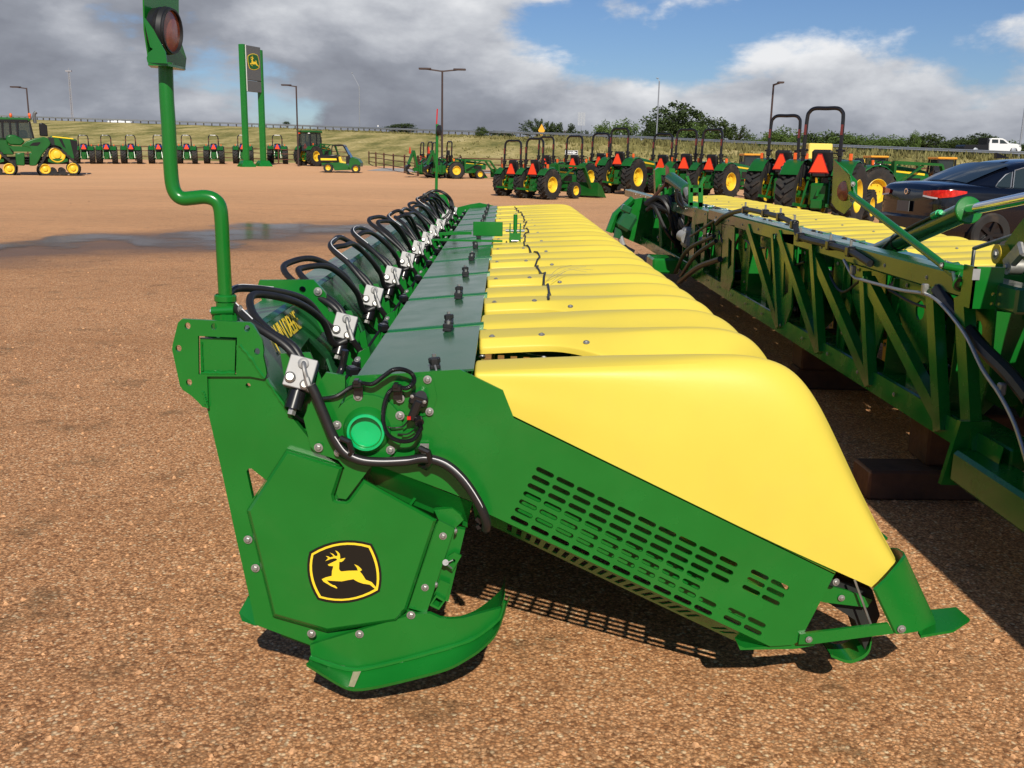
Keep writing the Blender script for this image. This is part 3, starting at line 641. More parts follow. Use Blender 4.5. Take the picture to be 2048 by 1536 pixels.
for s_ in (0, 1):
    b = MB(); rows = []
    for i in range(150):
        a = i * .42 * (1 if s_ else -1); y = (Y0 + .2 + i * .028) if not s_ else (YE - .2 - i * .028); rows.append([V((-.42 + cos(a) * r_, y, .42 + sin(a) * r_)) for r_ in (.08, .22)])
    b.loft(rows); b.build('auger_flight', M['green'], H)
tx = bpy.data.curves.new('lettering', 'FONT'); tx.body = 'JOHN DEERE'; tx.size = .085; tx.extrude = .0006; tx.materials.append(M['decaly']); tx.space_character = .92; tx.offset = .0006
ey = V((0, 1, 0)); eu = (sa - sb_).normalized(); en = ey.cross(eu)
tmp = bpy.data.objects.new('lettering', tx); COL.objects.link(tmp); bpy.context.view_layer.update()
tme = bpy.data.meshes.new_from_object(tmp.evaluated_get(bpy.context.evaluated_depsgraph_get())); bpy.data.objects.remove(tmp)
tme.transform(MX.Translation(sp_(.19, 2.82) + V((.011, 0, .006))) @ MX((ey, eu, en)).transposed().to_4x4() @ MX.Diagonal((.80, 1.05, 1, 1))); obj('lettering', tme, H)
# hinge flange on the beam a row further in
b = MB(); b.plate([(-.86, 3.42, 1.13), (-.85, 3.42, 1.16), (-.66, 3.42, 1.165), (-.62, 3.42, 1.12), (-.60, 3.42, .98), (-.80, 3.42, .98)], [[(-.70 + .012 * cos(t * pi / 5), 3.42, 1.13 + .012 * sin(t * pi / 5)) for t in range(10)]], (0, .02, 0)); b.build('beam_flange', M['green'], H)
for q in ((-.815, 3.415, 1.125), (-.645, 3.415, 1.125)): bolt(H, q, r=.015)

# --- valve blocks, solenoids, hose loops, row by row
rb = MX.Rotation(rad(14), 3, 'Y') @ MX.Rotation(rad(-24), 3, 'X')
bc = P(602, 748, 2.63)
b = MB(); b.box((0, 0, 0), (.076, .048, .088), rb, .002); VB = b.mesh('valve_block', M['alu'], 30)
def rl(x, y, z): return rb @ V((x, y, z))
b = MB(); b.cyl(rl(.005, .0, -.04), rl(.005, 0, -.052), .014, n=14); b.cyl(rl(.005, 0, -.05), rl(.005, 0, -.100), .0245, n=18); SOL = b.mesh('solenoid', M['blackg'], 40)
b = MB(); b.cyl(rl(.005, 0, -.10), rl(.005, 0, -.116), .012, n=6); NUT = b.mesh('coil_nut', M['steel'], 40)
b = MB(); b.lathe([(.0155, -.024), (.0155, -.030), (.010, -.036), (.0, -.036)], rl(-.022, 0, -.020), rl(0, 1, 0), 14); PLG = b.mesh('plug', M['steel'], 40)
b = MB(); b.lathe([(.0145, -.024), (.0145, -.031), (.009, -.037), (.0, -.037)], rl(.022, 0, -.030), rl(0, 1, 0), 14); PLG2 = b.mesh('plug', M['steel'], 40)
b = MB(); b.lathe([(.015, -.024), (.015, -.030), (.006, -.034), (0, -.034)], rl(.002, 0, .026), rl(0, 1, 0), 14)
b.tube(spline([rl(.004, -.03, .026), rl(.006, -.05, .022), rl(.014, -.055, .004), rl(.026, -.05, -.016)], 5), .0062, 8); b.cyl(rl(.024, -.051, -.014), rl(.044, -.044, -.046), .0085, n=8); FIT = b.mesh('fitting', M['steel'], 40)
b = MB(); b.plate([(-.062, .03, .05), (.02, .03, .055), (.05, .03, -.02), (.02, .03, -.20), (.06, .03, -.27), (-.02, .03, -.28), (-.04, .03, -.12)], [], (0, .008, 0)); BRK = b.mesh('valve_bracket', M['green'], 30)
b = MB(); b.plate([(.02, .12, -.05), (.055, .12, -.03), (.10, .12, -.32), (.03, .12, -.42), (-.04, .12, -.3), (-.01, .12, -.16)], [], (0, .012, 0)); BRK2 = b.mesh('frame_rib', M['green'], 30)
rnd = random.Random(3)
for n_ in range(NR):
    o = bc + V((0, ROW * n_ * .985, 0))
    vb = obj('valve_block', VB, H); vb.location = o
    for nm, me in (('solenoid', SOL), ('fitting', FIT), ('coil_nut', NUT), ('plug', PLG), ('plug', PLG2)):
        q = obj(nm, me, None); q.parent = vb
    q = obj('valve_bracket', BRK, H); q.location = o
    q = obj('frame_rib', BRK2, H); q.location = o
    q = obj('frame_rib', BRK2, H); q.location = o + V((.07, .34, .02))
    j = lambda s_=.026: V((rnd.uniform(-s_, s_), rnd.uniform(-s_, s_), rnd.uniform(-s_, s_)))
    nx = V((0, ROW, 0)) * .985
    lf = n_ / 11
    ja, jb = j(), j()
    # outer and inner loops run from behind this block up over the beam and on to the next one
    if n_ < NR - 1:
        h1 = hose([o + V((0, .02, .02)), o + V((-.05, .03, .075)), o + V((-.135, .07, .135)) + ja, o + V((-.215, .15, .185)) + ja, o + V((-.222, .25, .205)) + ja, o + V((-.17, .40, .195)) + jb, o + V((-.10, .58, .12)), o + nx + V((-.06, -.07, .035)), o + nx + V((-.035, -.01, -.005))], .0118, n=10)
        h2 = hose([o + V((.012, .02, .01)), o + V((-.03, .04, .07)), o + V((-.105, .08, .122)) + jb, o + V((-.175, .16, .165)) + jb, o + V((-.175, .27, .185)) + ja, o + V((-.11, .42, .160)) + jb, o + V((-.05, .60, .05)), o + nx + V((-.03, -.06, -.045)), o + nx + V((.012, -.035, -.04))], .0118, n=10)
        if n_ % 3 != 1:
            qs = spline([o + V((-.130, .062, .147)) + ja, o + V((-.210, .145, .197)) + ja, o + V((-.218, .25, .217)) + ja, o + V((-.168, .40, .207)) + jb], 6); b = MB(); b.tube(qs, .0016, 5); b.build('print_line', M['stripe'], h1)
    if n_: hose([o + rl(.044, -.044, -.046), o + V((.07, -.02, -.10)), o + V((.085, .03, -.18)), o + V((.08, .06, -.26))], .0115, n=9)
    hose([o + rl(.005, 0, -.11), o + V((.01, .02, -.15)), o + V((.03, .05, -.17)), o + V((.04, .10, -.13)), o + V((.06, .2, -.10)), o + V((.10, .30, -.05)), o + V((.13, .4, -.09))], .0055, 'wire_conduit', 'blackg', n=6, k=5)
    b = MB(); b.box(o + V((.115, .18, -.03)), (.03, .05, .03), MX.Rotation(.5, 3, 'Z'), .006); b.box(o + V((.10, .35, -.055)), (.026, .04, .05), None, .008); b.build('connector', M['blackg'], H)
    bolt(H, o + V((.125, .21, .0)), (-.3, -.6, .7), .010)
hose([PX(640, 800, -.52), PX(655, 790, -.5), PX(668, 770, -.46), PX(684, 735, -.44), PX(690, 700, -.43)], .010, 'wire_conduit', 'blackg')
# slack hose coil at the far end
for r_, dz in ((.15, 0), (.13, .02)):
    c_ = V((-.60, 8.9, 1.14 + dz)); b = MB(); b.tube([c_ + V((cos(t * pi / 14) * r_, .02 * sin(t), sin(t * pi / 14) * r_)) for t in range(28)], .012, 8, closed=True); b.build('hydraulic_hose', M['black'], H)

# --- end frame at the far side (mirror of the near one, simpler)
b = MB(); b.plate([(-.88, YE, 1.14), (-.68, YE, 1.15), (-.62, YE, .98), (-.39, YE, 1.04), (-.28, YE, 1.06), (-.07, YE, 1.02), (.02, YE, .92), (-.1, YE, .6), (-.25, YE, .2), (-.6, YE, .12), (-.72, YE, .3)], [], (0, .05, 0)); b.build('end_frame', M['green'], H)
b = MB(); b.plate([(.0, YE, .92), (.9, YE, .42), (.86, YE, .25), (-.1, YE, .6)], [], (0, .01, 0)); b.build('perforated_panel', M['green'], H)

# --- snout noses, front shoes
def nose_mesh():
    b = MB(); yc = 2.70
    base = [(1777, 1246), (1751, 1180)]; rim = [(1751, 1180), (1775, 1158), (1800, 1129), (1812, 1112), (1808, 1104), (1795, 1096), (1782, 1095)]; bot = [(1793, 1268), (1812, 1267), (1840, 1262), (1872, 1247), (1866, 1228), (1850, 1215), (1835, 1208)]
    yy = [2.575, 2.575, 2.59, 2.63, 2.70, 2.76, 2.80]
    r1 = [P(*p, y) for p, y in zip(rim, yy)]; r2 = [P(*p, y) for p, y in zip(bot, yy)]
    rows = [[a.lerp(c_, t) for t in (0, .33, .66, 1)] for a, c_ in zip(r1, r2)]
    inner = [[p + V((-.006, .006 if i < 4 else -.006, 0)) for p in r] for i, r in enumerate(rows)]
    b.loft(rows); b.loft(inner); b.loft([[r[0], q[0]] for r, q in zip(rows, inner)]); b.loft([[r[-1], q[-1]] for r, q in zip(rows, inner)]); b.loft([rows[0], inner[0]])
    return b
nose_b = nose_mesh(); nm = nose_b.mesh('nose_shield', M['green'], 60)
tb = MB(); tb.plate([P(1836, 1262, 2.60), P(1863, 1219, 2.74), P(1912, 1214, 2.74), P(1940, 1238, 2.66), P(1907, 1260, 2.60), P(1842, 1271, 2.585)], [], (0, .0, -.008)); TM = tb.mesh('nose_toe', M['green'])
ab = MB(); ab.plate(PP([(1600, 1269), (1612, 1267), (1777, 1247), (1788, 1267), (1629, 1288), (1597, 1289)], 2.578), [], (0, .01, 0)); AM = ab.mesh('nose_arm', M['green'])
shb = MB(); sc_ = P(1695, 1262, 2.72); sh_prof = spline([P(1652, 1298, 2.72), P(1680, 1309, 2.72), P(1700, 1308, 2.72), P(1725, 1292, 2.72), P(1733, 1262, 2.72)], 5)
shb.loft([[p + V((0, -.05, 0)), p + V((0, .05, 0)), p + V((-.004, .05, .01)), p + V((-.004, -.05, .01))] for p in sh_prof], cv=True); SM = shb.mesh('ground_shoe', M['green'])
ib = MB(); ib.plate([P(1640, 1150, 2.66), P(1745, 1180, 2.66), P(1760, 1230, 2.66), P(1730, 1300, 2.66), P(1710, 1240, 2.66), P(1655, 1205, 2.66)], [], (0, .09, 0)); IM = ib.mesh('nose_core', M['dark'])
lkb = MB(); lkb.plate(PP([(1625, 1165), (1690, 1180), (1745, 1200), (1735, 1215), (1650, 1205), (1628, 1200)], 2.63), [], (0, .01, 0)); LKM = lkb.mesh('nose_link', M['green'])
rdb = MB(); rdb.cyl(P(1709, 1160, 2.61), P(1742, 1250, 2.61), .0035, n=6); RDM = rdb.mesh('adjusting_rod', M['steel'])
for n_ in range(NR + 1):
    dy = 0 if n_ == 0 else (3.33 + ROW * (n_ - 1) - 2.69)
    if n_ == NR: dy = YE - .22 - 2.6
    for nm_, me in (('nose_shield', nm), ('nose_toe', TM), ('nose_arm', AM), ('ground_shoe', SM), ('nose_core', IM), ('nose_link', LKM), ('adjusting_rod', RDM)):
        o = obj(nm_, me, H); o.location = (0, dy, 0)
    if n_ == 0:
        bolt(H, P(1803, 1258, 2.572), r=.0125); bolt(H, P(1618, 1279, 2.574), r=.010); bolt(H, P(1672, 1164, 2.60), (.2, -1, .1), .011); bolt(H, P(1683, 1196, 2.625), r=.010)
pl('front_cross_strap', [(1476, 1290), (1490, 1296), (1588, 1290), (1630, 1286), (1629, 1291), (1590, 1298), (1480, 1300)], 2.60, .05)
# odds and ends below the side panel: drive guard, latch, square tube
g_ = pl('drive_guard', [(868, 1020), (905, 1017), (924, 1032), (921, 1030), (927, 1040), (905, 1062), (880, 1046)], 2.62, .02)
b = MB(); b.bar(P(905, 1052, 2.63), P(872, 1195, 2.63), .075, .02, (0, 1, 0)); b.build('guard_bracket', M['green'], H)
b = MB(); b.plate(PP([(909, 1105), (923, 1112), (905, 1143), (890, 1132), (897, 1112)], 2.60), [PP(circ(907, 1122, 4), 2.60)], (0, .008, 0)); b.build('latch_plate', M['green'], H)
b = MB(); b.plate(PP([(880, 1160), (900, 1168), (890, 1200), (868, 1190)], 2.60), [], (0, .008, 0)); b.build('latch_plate', M['green'], H)
b = MB(); ou = PP([(872, 1190), (891, 1201), (878, 1220), (859, 1211)], 2.585); inr = PP([(873, 1195), (886, 1203), (877, 1215), (864, 1208)], 2.585); b.plate(ou, [inr], (0, .30, .06)); b.build('square_tube', M['green'], H)
for q in ((911, 1062), (872, 1169)): bolt(H, P(*q, 2.585), (1, -.2, 0), .010)
b = MB(); b.cyl(P(891, 1125, 2.58), P(891, 1127, 2.62), .009, n=10); b.tube([P(891, 1127, 2.58), P(906, 1120, 2.585)], .002, 5); b.tube([P(892, 1127, 2.58), P(904, 1137, 2.585)], .002, 5); b.build('retaining_pin', M['grey'], H)

# --- marker posts with amber lamps
YM = 2.75
mp_ = thing  # (alias kept short)
path = at([(452, 640, YM), (451, 610, YM), (450, 575, YM), (446, 500, YM), (443, 440, YM), (439, 412, YM), (428, 399, YM), (410, 394, YM), (385, 396, YM), (366, 397, YM), (353, 389, YM), (345, 370, YM), (341, 330, YM), (337, 250, YM), (333, 190, YM), (331, 125, YM)])
b = MB(); b.tube(spline(path, 5), .0195, 16); post = b.build('marker_post', M['green'], H, 60); post['label'] = 'bent green tube post carrying an amber lamp'
b = MB(); b.cyl(P(452, 640, YM), P(451, 590, YM), .027, n=18); b.lathe([(.027, 0), (.031, .004), (.031, .018), (.027, .022)], P(451, 604, YM), P(451, 590, YM) - P(452, 640, YM), 18); b.cyl(P(424, 622, YM - .02), P(468, 620, YM - .02), .0125, n=12); b.box(P(452, 640, YM), (.07, .05, .06), None, .01); b.build('post_clamp', M['green'], post)
bolt(post, P(424, 622, YM - .02), (-1, 0, 0), .011); bolt(post, P(480, 618, YM - .02), (1, -.3, 0), .012)
b = MB(); b.prism([P(286, -70, 2.71), P(357, -70, 2.90), P(358, 70, 2.90), P(373, 116, 2.93), P(371, 136, 2.93), P(300, 128, 2.745), P(290, 60, 2.72)], (-.004, 0, 0)); b.build('lamp_bracket', M['green'], post)
b = MB(); b.prism([P(287, 36, 2.70), P(300, 94, 2.69), P(306, 98, 2.69), P(296, 106, 2.69), P(293, 116, 2.69), P(295, 125, 2.69), P(334, 127, 2.66), P(331, 104, 2.66), P(306, 58, 2.68), P(290, 36, 2.70)], (0, .004, 0)); b.build('lamp_bracket', M['green'], post)
b = MB(); b.prism([P(296, 126, 2.69), P(336, 127, 2.67), P(371, 135, 2.76), P(368, 137, 2.84), P(302, 131, 2.86)], (0, 0, -.006)); b.build('lamp_bracket', M['green'], post)
ld = V((.975, -.14, -.05)).normalized(); lc = P(339, 62, 2.76)
b = MB(); b.lathe([(0, -.052), (.035, -.05), (.056, -.038), (.060, -.02), (.056, -.017), (.062, -.008), (.060, .004), (.057, .006)], lc, ld, 28); lamp = b.build('lamp_housing', M['black'], post)
b = MB(); b.lathe([(.055, .0035), (.03, .006), (0, .007)], lc, ld, 24); b.build('lens', M['amber'], lamp)
b = MB(); b.lathe([(.0575, .0), (.0575, .011), (.053, .011), (.053, .002)], lc, ld, 28); b.build('lens_ring', M['black'], lamp)
px_ = -.79
b = MB(); b.cyl((px_, YE - .05, 1.1), (px_ + .01, YE - .05, 1.95), .017, n=10); b.box((px_, YE - .05, 1.13), (.07, .06, .08)); p2 = b.build('marker_post', M['green'], H); b = MB(); b.lathe([(.02, -.02), (.06, -.01), (.06, .02), (0, .03)], (px_ + .03, YE - .06, 1.88), (.9, -.3, 0), 16); b.build('lamp_housing', M['black'], p2); b = MB(); b.tube([(px_, YE - .05, 1.9), (px_ + .01, YE - .05, 2.12)], .008, 6); b.build('whip', M['red'], p2)

# --- black cord lying across the hoods, small lifting bracket on the covers
pts = []
y = 3.86; x0_ = .19; rnd = random.Random(11)
while y < YE - .5:
    k_ = round((y - 3.33) / ROW); dy = y - (3.33 + ROW * k_); x0_ = min(.26, max(.13, x0_ + rnd.uniform(-.016, .016))); pts.append(V((x0_, y, hz_at(x0_, dy) + .008))); y += .095
b = MB(); b.tube(pts, .0052, 6); b.build('cord', M['black'], H)
yb_ = Y0 + 5.5 * ROW
lf = V((-.13, yb_, 1.10))
b = MB(); b.box(lf + V((.03, -.12, .02)), (.20, .012, .095), None, .003); b.build('lift_bracket', M['green'], H)
b = MB(); b.bar(lf + V((-.30, -.10, -.02)), lf + V((-.08, -.11, -.01)), .012, .02); b.bar(lf + V((-.34, -.30, -.045)), lf + V((.13, -.30, -.045)), .03, .012); b.build('lift_bracket', M['green'], H)
b = MB(); b.cyl(lf + V((.215, -.10, -.10)), lf + V((.215, -.10, .12)), .014, n=12)
for s_ in (-.035, .035): b.box(lf + V((.215 + s_, -.1, -.02)), (.008, .05, .16))
b.box(lf + V((.215, -.11, -.03)), (.075, .04, .05)); hk = b.build('lift_clevis', M['green'], H)
b = MB(); b.cyl(lf + V((.15, -.1, .01)), lf + V((.28, -.1, .01)), .010, n=10); b.cyl(lf + V((.19, -.14, -.055)), lf + V((.24, -.14, -.055)), .006, n=8); b.build('clevis_pin', M['steel'], hk)

straw = thing('straw', 'few dry straw wisps lying on the yellow hoods by the cord', 'straw', (.27, 4.6, 1.03))
for k_ in range(4):
    a_ = random.uniform(-.8, 1.0); p0 = V((.22 + random.uniform(-.02, .03), 4.55 + random.uniform(-.06, .1), 1.035)); b = MB(); b.tube(spline([p0, p0 + V((.09 * cos(a_), .09 * sin(a_), .05)), p0 + V((.2 * cos(a_), .2 * sin(a_), .035 + random.uniform(0, .07)))], 3), .0009, 4); b.build('stalk', M['worn'], straw)
# loose bigger stones on the gravel
r = random.Random(17); vs = []; fs = []
for k_ in range(5200):
    y = r.triangular(1.9, 14, 2.6); x = r.uniform(-.62, .62) * y * 1.05; s_ = r.choice((.004, .005, .006, .006, .008, .011)) * r.uniform(.8, 1.3) * 1
    if -.95 < x < 1.4 and y > 2.45: continue
    n_ = len(vs); q = MX.Rotation(r.uniform(0, 6.3), 3, 'Z')
    for v in ((1, 0, -.1), (.3, .9, .0), (-.7, .6, -.1), (-.9, -.4, 0), (.2, -.9, -.1), (.25, .1, .75), (-.35, -.15, .65)): vs.append(V((x, y, .001)) + q @ (V(v) * s_ * r.uniform(.75, 1.2)))
    for f_ in ((0, 1, 5), (1, 2, 6, 5), (2, 3, 6), (3, 4, 6), (4, 5, 6), (4, 0, 5)): fs.append(tuple(n_ + i for i in f_))
me = bpy.data.meshes.new('pebbles'); me.from_pydata([tuple(v) for v in vs], [], fs); me.materials.append(mat('pebble', (.50, .27, .13), .8, var=.55, vscale=45)); tag(obj('pebbles', me), 'loose larger pebbles scattered over the gravel', 'pebbles', kind='stuff')
# ================================================================== second head, seen from behind on the right
K = thing('corn_head', 'green folding harvesting head standing on timbers at the right, its rear truss in shade', 'corn header', (2.1, 4, 0))
DX = 2.74
def q2(px, py, X=2.0): return PX(px, py, X)
KY0, KN = 4.99, 14
for i in range(KN): put('hood', HM, KY0 + .34 + ROW * i, K, DX, .012)
for i in range(KN):
    y = KY0 + .34 + ROW * i
    for x in (RZ[0][0] + .06, RZ[0][0] + .40): bolt(K, (x + DX, y - .262, hz_at(x, .262) + .012), (0, -.3, 1), .0105)
covers(K, KY0, KN, DX, .01)
for n_ in range(-1, KN + 1):
    y = KY0 - .2 + ROW * n_
    o = obj('row_frame', UF, K); o.location = (DX, y + .16, .08)
    o = obj('deck_plate', UD, K); o.location = (DX, y + .16, .05)
    b = MB(); b.plate([(2.06, y + .3, 1.02), (2.34, y + .3, 1.0), (2.42, y + .3, .70), (2.2, y + .3, .45), (2.06, y + .3, .46)], [[(2.24, y + .3, .93), (2.31, y + .3, .93), (2.33, y + .3, .70), (2.24, y + .3, .62)]], (0, .012, 0)); b.build('frame_rib', M['green'], K)
# beams
YA, YB = 3.75, 9.62
b = MB(); b.box((2.06, (YA + YB) / 2, 1.092), (.12, YB - YA, .105), None, .01); b.build('top_beam', M['plate'], K)
b = MB(); b.box((2.06, (YB + 16.4) / 2, 1.06), (.11, 16.4 - YB, .11), None, .01); b.build('top_beam', M['plate'], K)
b = MB(); b.box((2.12, 9.9, .46), (.16, 12.4, .09), None, .008); b.build('bottom_beam', M['green'], K)
b = MB(); b.prism([(2.005, 3.7, .515), (2.005, 16.1, .515), (1.99, 16.1, .41), (1.99, 3.7, .41)], (.004, 0, 0)); b.build('bottom_flange', M['green'], K)
gaps = [(KY0 + .1 + ROW * n_ - .44, KY0 + .1 + ROW * n_ - .44 + w_) for n_, w_ in ((-1, .36), (0, .34), (1, .38), (2, .3), (3, .36), (4, .34), (5, .36), (6, .3), (7, .3), (9, .34), (11, .34))]
ya_ = -4.6
for g0, g1 in gaps + [(16.3, 16.3)]:
    b = MB(); b.box((2.235, (ya_ + g0) / 2, 1.03), (.24, g0 - ya_, .012)); b.build('shade_sheet', M['plate'], K); ya_ = g1  # sheet added to shade the truss, its gaps placed to let sunlit patches in
# the head runs on towards the viewer, beside the camera: centre section and its folded covers
b = MB(); b.box((2.06, -.4, 1.08), (.12, 8.0, .12), None, .01); b.build('top_beam', M['plate'], K)
b = MB(); b.box((2.12, -.4, .46), (.16, 8.0, .09), None, .008); b.build('bottom_beam', M['green'], K)
b = MB(); b.loft([[V((2.5, y, z)) for y in (-4.4, 3.9)] for z in (1.0, .45)]); b.build('back_sheet', M['green'], K)
covers(K, -4.2, 12, DX, .01)
for i in range(10): put('hood', HM, -4.2 + .34 + ROW * i, K, DX, .012)
b = MB(); b.bar((2.1, -1.0, 1.12), (2.1, 3.6, 1.50), .16, .16, bev=.01); b.build('fold_arm', M['green'], K)
for y in (-3.5, -2.2, -.9, .4, 1.7, 3.0):
    b = MB(); b.plate([(2.02, y, 1.04), (2.45, y, 1.0), (2.45, y, .5), (2.02, y, .5)], [], (0, .02, 0)); b.build('frame_rib', M['green'], K)
# truss: vertical posts and raking braces
def post2(a, c, w_=.05, X=2.0, nm='truss_post'):
    b = MB(); b.bar(q2(*a, X), q2(*c, X), w_, .05, (1, 0, 0)); return b.build(nm, M['green'], K)
for a, c, w_ in (((1628, 492), (1642, 705), .06), ((1730, 545), (1742, 772), .06), ((1868, 578), (1884, 862), .075), ((1928, 592), (1946, 905), .085), ((1550, 470), (1561, 655), .05)): post2(a, c, w_)
for a, c in (((1562, 468), (1640, 700)), ((1632, 512), (1742, 765)), ((1738, 562), (1890, 850)), ((1500, 455), (1560, 650))): post2(a, c, .07, 2.012, 'truss_brace')
# lobed rib plates behind the truss and the far centre frame
for px, t_, bt in ((1462, 452, 612), (1575, 470, 660)):
    p = q2(px, t_, 2.02); z0 = q2(px, bt, 2.02).z
    b = MB(); b.plate([(2.0, p.y + .12, p.z), (2.0, p.y - .22, p.z + .02), (2.0, p.y - .30, .62), (2.0, p.y - .16, .44), (2.0, p.y + .16, .44), (2.0, p.y + .20, .9)], [[(2.0, p.y - .02, p.z - .10), (2.0, p.y - .16, p.z - .12), (2.0, p.y - .20, .72), (2.0, p.y - .08, .66)]], (.012, 0, 0)); b.build('frame_rib', M['green'], K)
for y in (4.3, 5.1, 5.9, 6.8, 7.7, 8.7):        # sunlit inner webs seen between the braces
    b = MB(); b.plate([(2.14, y, .98), (2.40, y - .1, .96), (2.46, y - .1, .62), (2.30, y, .52), (2.16, y, .60)], [], (0, .01, 0)); b.build('inner_web', M['green'], K)
for px, py, X in ((1668, 650, 2.5), (1778, 690, 2.45), (1920, 745, 2.4)):      # perforated yellow guards deep inside
    c_ = PX(px, py, X); ou = [(c_.x, c_.y - .10, c_.z + .17), (c_.x, c_.y + .10, c_.z + .16), (c_.x, c_.y + .09, c_.z - .12), (c_.x, c_.y + .04, c_.z - .17), (c_.x, c_.y - .05, c_.z - .17)]
    hs_ = [[(c_.x, c_.y - .06 + .065 * i + dx, c_.z + .10 - .055 * j + dz) for dx, dz in ((-.022, -.014), (.022, -.014), (.022, .014), (-.022, .014))] for i in range(3) for j in range(4) if not (j == 3 and i != 1)]
    b = MB(); b.plate(ou, hs_, (.006, 0, 0)); b.build('perforated_guard', M['yellow2'], K)
for y in (4.5, 5.3, 6.2, 7.3):
    b = MB(); b.plate([(2.3, y, .95), (2.45, y + .28, .5), (2.38, y + .30, .44), (2.26, y, .72)], [], (.008, 0, 0)); b.build('yellow_chute', M['yellow2'], K)
    b = MB(); b.tube(spline([(2.3, y + .25, .98), (2.2, y + .3, .85), (2.24, y + .38, .68), (2.32, y + .42, .6)], 5), .02, 8); b.build('hydraulic_hose', M['black'], K)
    b = MB(); b.tube(spline([(2.22, y + .4, .9), (2.18, y + .4, .82), (2.26, y + .4, .80), (2.24, y + .4, .72)], 4), .014, 8); b.build('pipe_elbow', M['steel'], K)
rr_ = random.Random(31)
for i in range(1, 20, 2):                             # lobed web plates and hoses crowd the truss
    y = 4.05 + i * .62; x = rr_.uniform(2.08, 2.2); zt2 = 1.03; w2 = rr_.uniform(.10, .2)
    b = MB(); b.plate([(x, y, zt2), (x + .02, y + w2, zt2), (x + .03, y + w2 * 1.2, .8), (x + .02, y + w2 * .6, .50), (x, y - w2 * .3, .50), (x - .01, y - w2 * .4, .75)], [], (.01, 0, 0)); b.build('web_plate', M['green'], K)
    b = MB(); b.tube(spline([(2.10, y + .2, 1.0), (2.06 + rr_.uniform(0, .08), y + .3, .85), (2.12, y + .25 + rr_.uniform(-.1, .2), .68), (2.2, y + .4, .55)], 5), rr_.uniform(.01, .018), 7); b.build('hydraulic_hose', M['black'], K)
    if i % 3 == 0:
        b = MB(); b.box((2.16, y + .28, .82), (.10, .13, .16), None, .02); b.cyl((2.16, y + .28, .9), (2.16, y + .28, 1.0), .04, n=10); b.build('drive_motor', M['blackg'], K)
for i in range(22):
    y = 3.95 + i * .52; b = MB(); b.bar((2.30, y, 1.0), (2.34, y + rr_.uniform(-.3, .3), .52), .05, .012, (1, 0, 0)); b.build('inner_brace', M['green'], K)
    if i % 2: b = MB(); b.tube(spline([(2.03, y, .95), (2.02, y + .25, .90 + rr_.uniform(-.06, .04)), (2.03, y + .6, .96)], 6), .008, 6); b.build('wire_conduit', M['black'], K)
    if i % 4 == 1: b = MB(); b.cyl((2.06, y + .2, .60), (2.2, y + .2, .60), .055, n=14); b.build('chain_sprocket', M['blackg'], K); bolt(K, (2.055, y + .2, .60), (-1, 0, 0), .02)
    bolt(K, (2.0, y + .1, 1.085), (-1, 0, 0), .012); bolt(K, (1.99, y + .3, .47), (-1, 0, 0), .012)
for i, y in enumerate((4.05, 4.62, 5.25, 5.75, 6.35, 7.0, 7.55, 8.2, 8.8, 9.3)):      # tapered web panels close most of each bay
    w2 = .34 + .10 * (i % 3); b = MB(); b.plate([(2.075, y, 1.04), (2.075, y + w2, 1.04), (2.075, y + w2 * .95, .86), (2.075, y + w2 * .55, .70), (2.075, y + w2 * .5, .50), (2.075, y + w2 * .1, .50), (2.075, y - w2 * .08, .74)], [[(2.075, y + w2 * (.35 + .12 * cos(t * pi / 5)), .90 + .05 * sin(t * pi / 5)) for t in range(10)]], (.010, 0, 0)); b.build('web_panel', M['green'], K)
    bolt(K, (2.07, y + w2 * .2, .60), (-1, 0, 0), .012); bolt(K, (2.07, y + w2 * .75, 1.0), (-1, 0, 0), .012)
# back sheet keeps the inside dark
b = MB(); b.loft([[V((2.52, y, z)) for y in (3.9, 16)] for z in (.98, .45)]); b.build('back_sheet', M['green'], K)
# wiring run clipped along the top beam, grey cable to the near end
run = [q2(1432, 452, 1.99), q2(1450, 436, 1.99), q2(1490, 425, 1.99), q2(1530, 432, 1.99), q2(1560, 440, 1.99), q2(1588, 455, 1.98), q2(1600, 480, 1.98), q2(1660, 497, 1.98), q2(1700, 510, 1.98), q2(1740, 535, 1.98)]
b = MB(); b.tube(spline([p + V((0, 0, .02)) for p in run], 6), .020, 8); b.build('wire_harness', M['black'], K)
for p in run[2:-1]:
    b = MB(); b.box(p + V((0, 0, .02)), (.05, .06, .06), None, .008); c_ = b.build('harness_clip', M['blackg'], K); b = MB(); b.cyl(p + V((0, 0, .04)), p + V((0, 0, .085)), .008, n=8); b.build('clip_stud', M['steel'], c_)
b = MB(); b.tube(spline([q2(1688, 520, 1.97), q2(1706, 552, 1.97), q2(1725, 560, 1.97), q2(1800, 580, 1.97), q2(1850, 588, 1.97), q2(1882, 608, 1.97), q2(1930, 668, 1.96), q2(1965, 738, 1.95), q2(2000, 790, 1.95), q2(2030, 850, 1.94), q2(2055, 930, 1.94)], 6), .0085, 8); b.build('steel_cable', M['galv'], K)
b = MB(); b.tube(spline([q2(1875, 580, 2.0), q2(1915, 630, 2.0), q2(1960, 690, 2.0), q2(2020, 750, 2.0), q2(2060, 800, 2.0)], 6), .03, 8); b.build('hydraulic_hose', M['black'], K)
for p in ((1706, 540), (1850, 578), (2003, 778)):
    b = MB(); b.box(q2(*p, 1.97), (.03, .03, .05), None, .006); b.build('cable_clip', M['steel'], K)
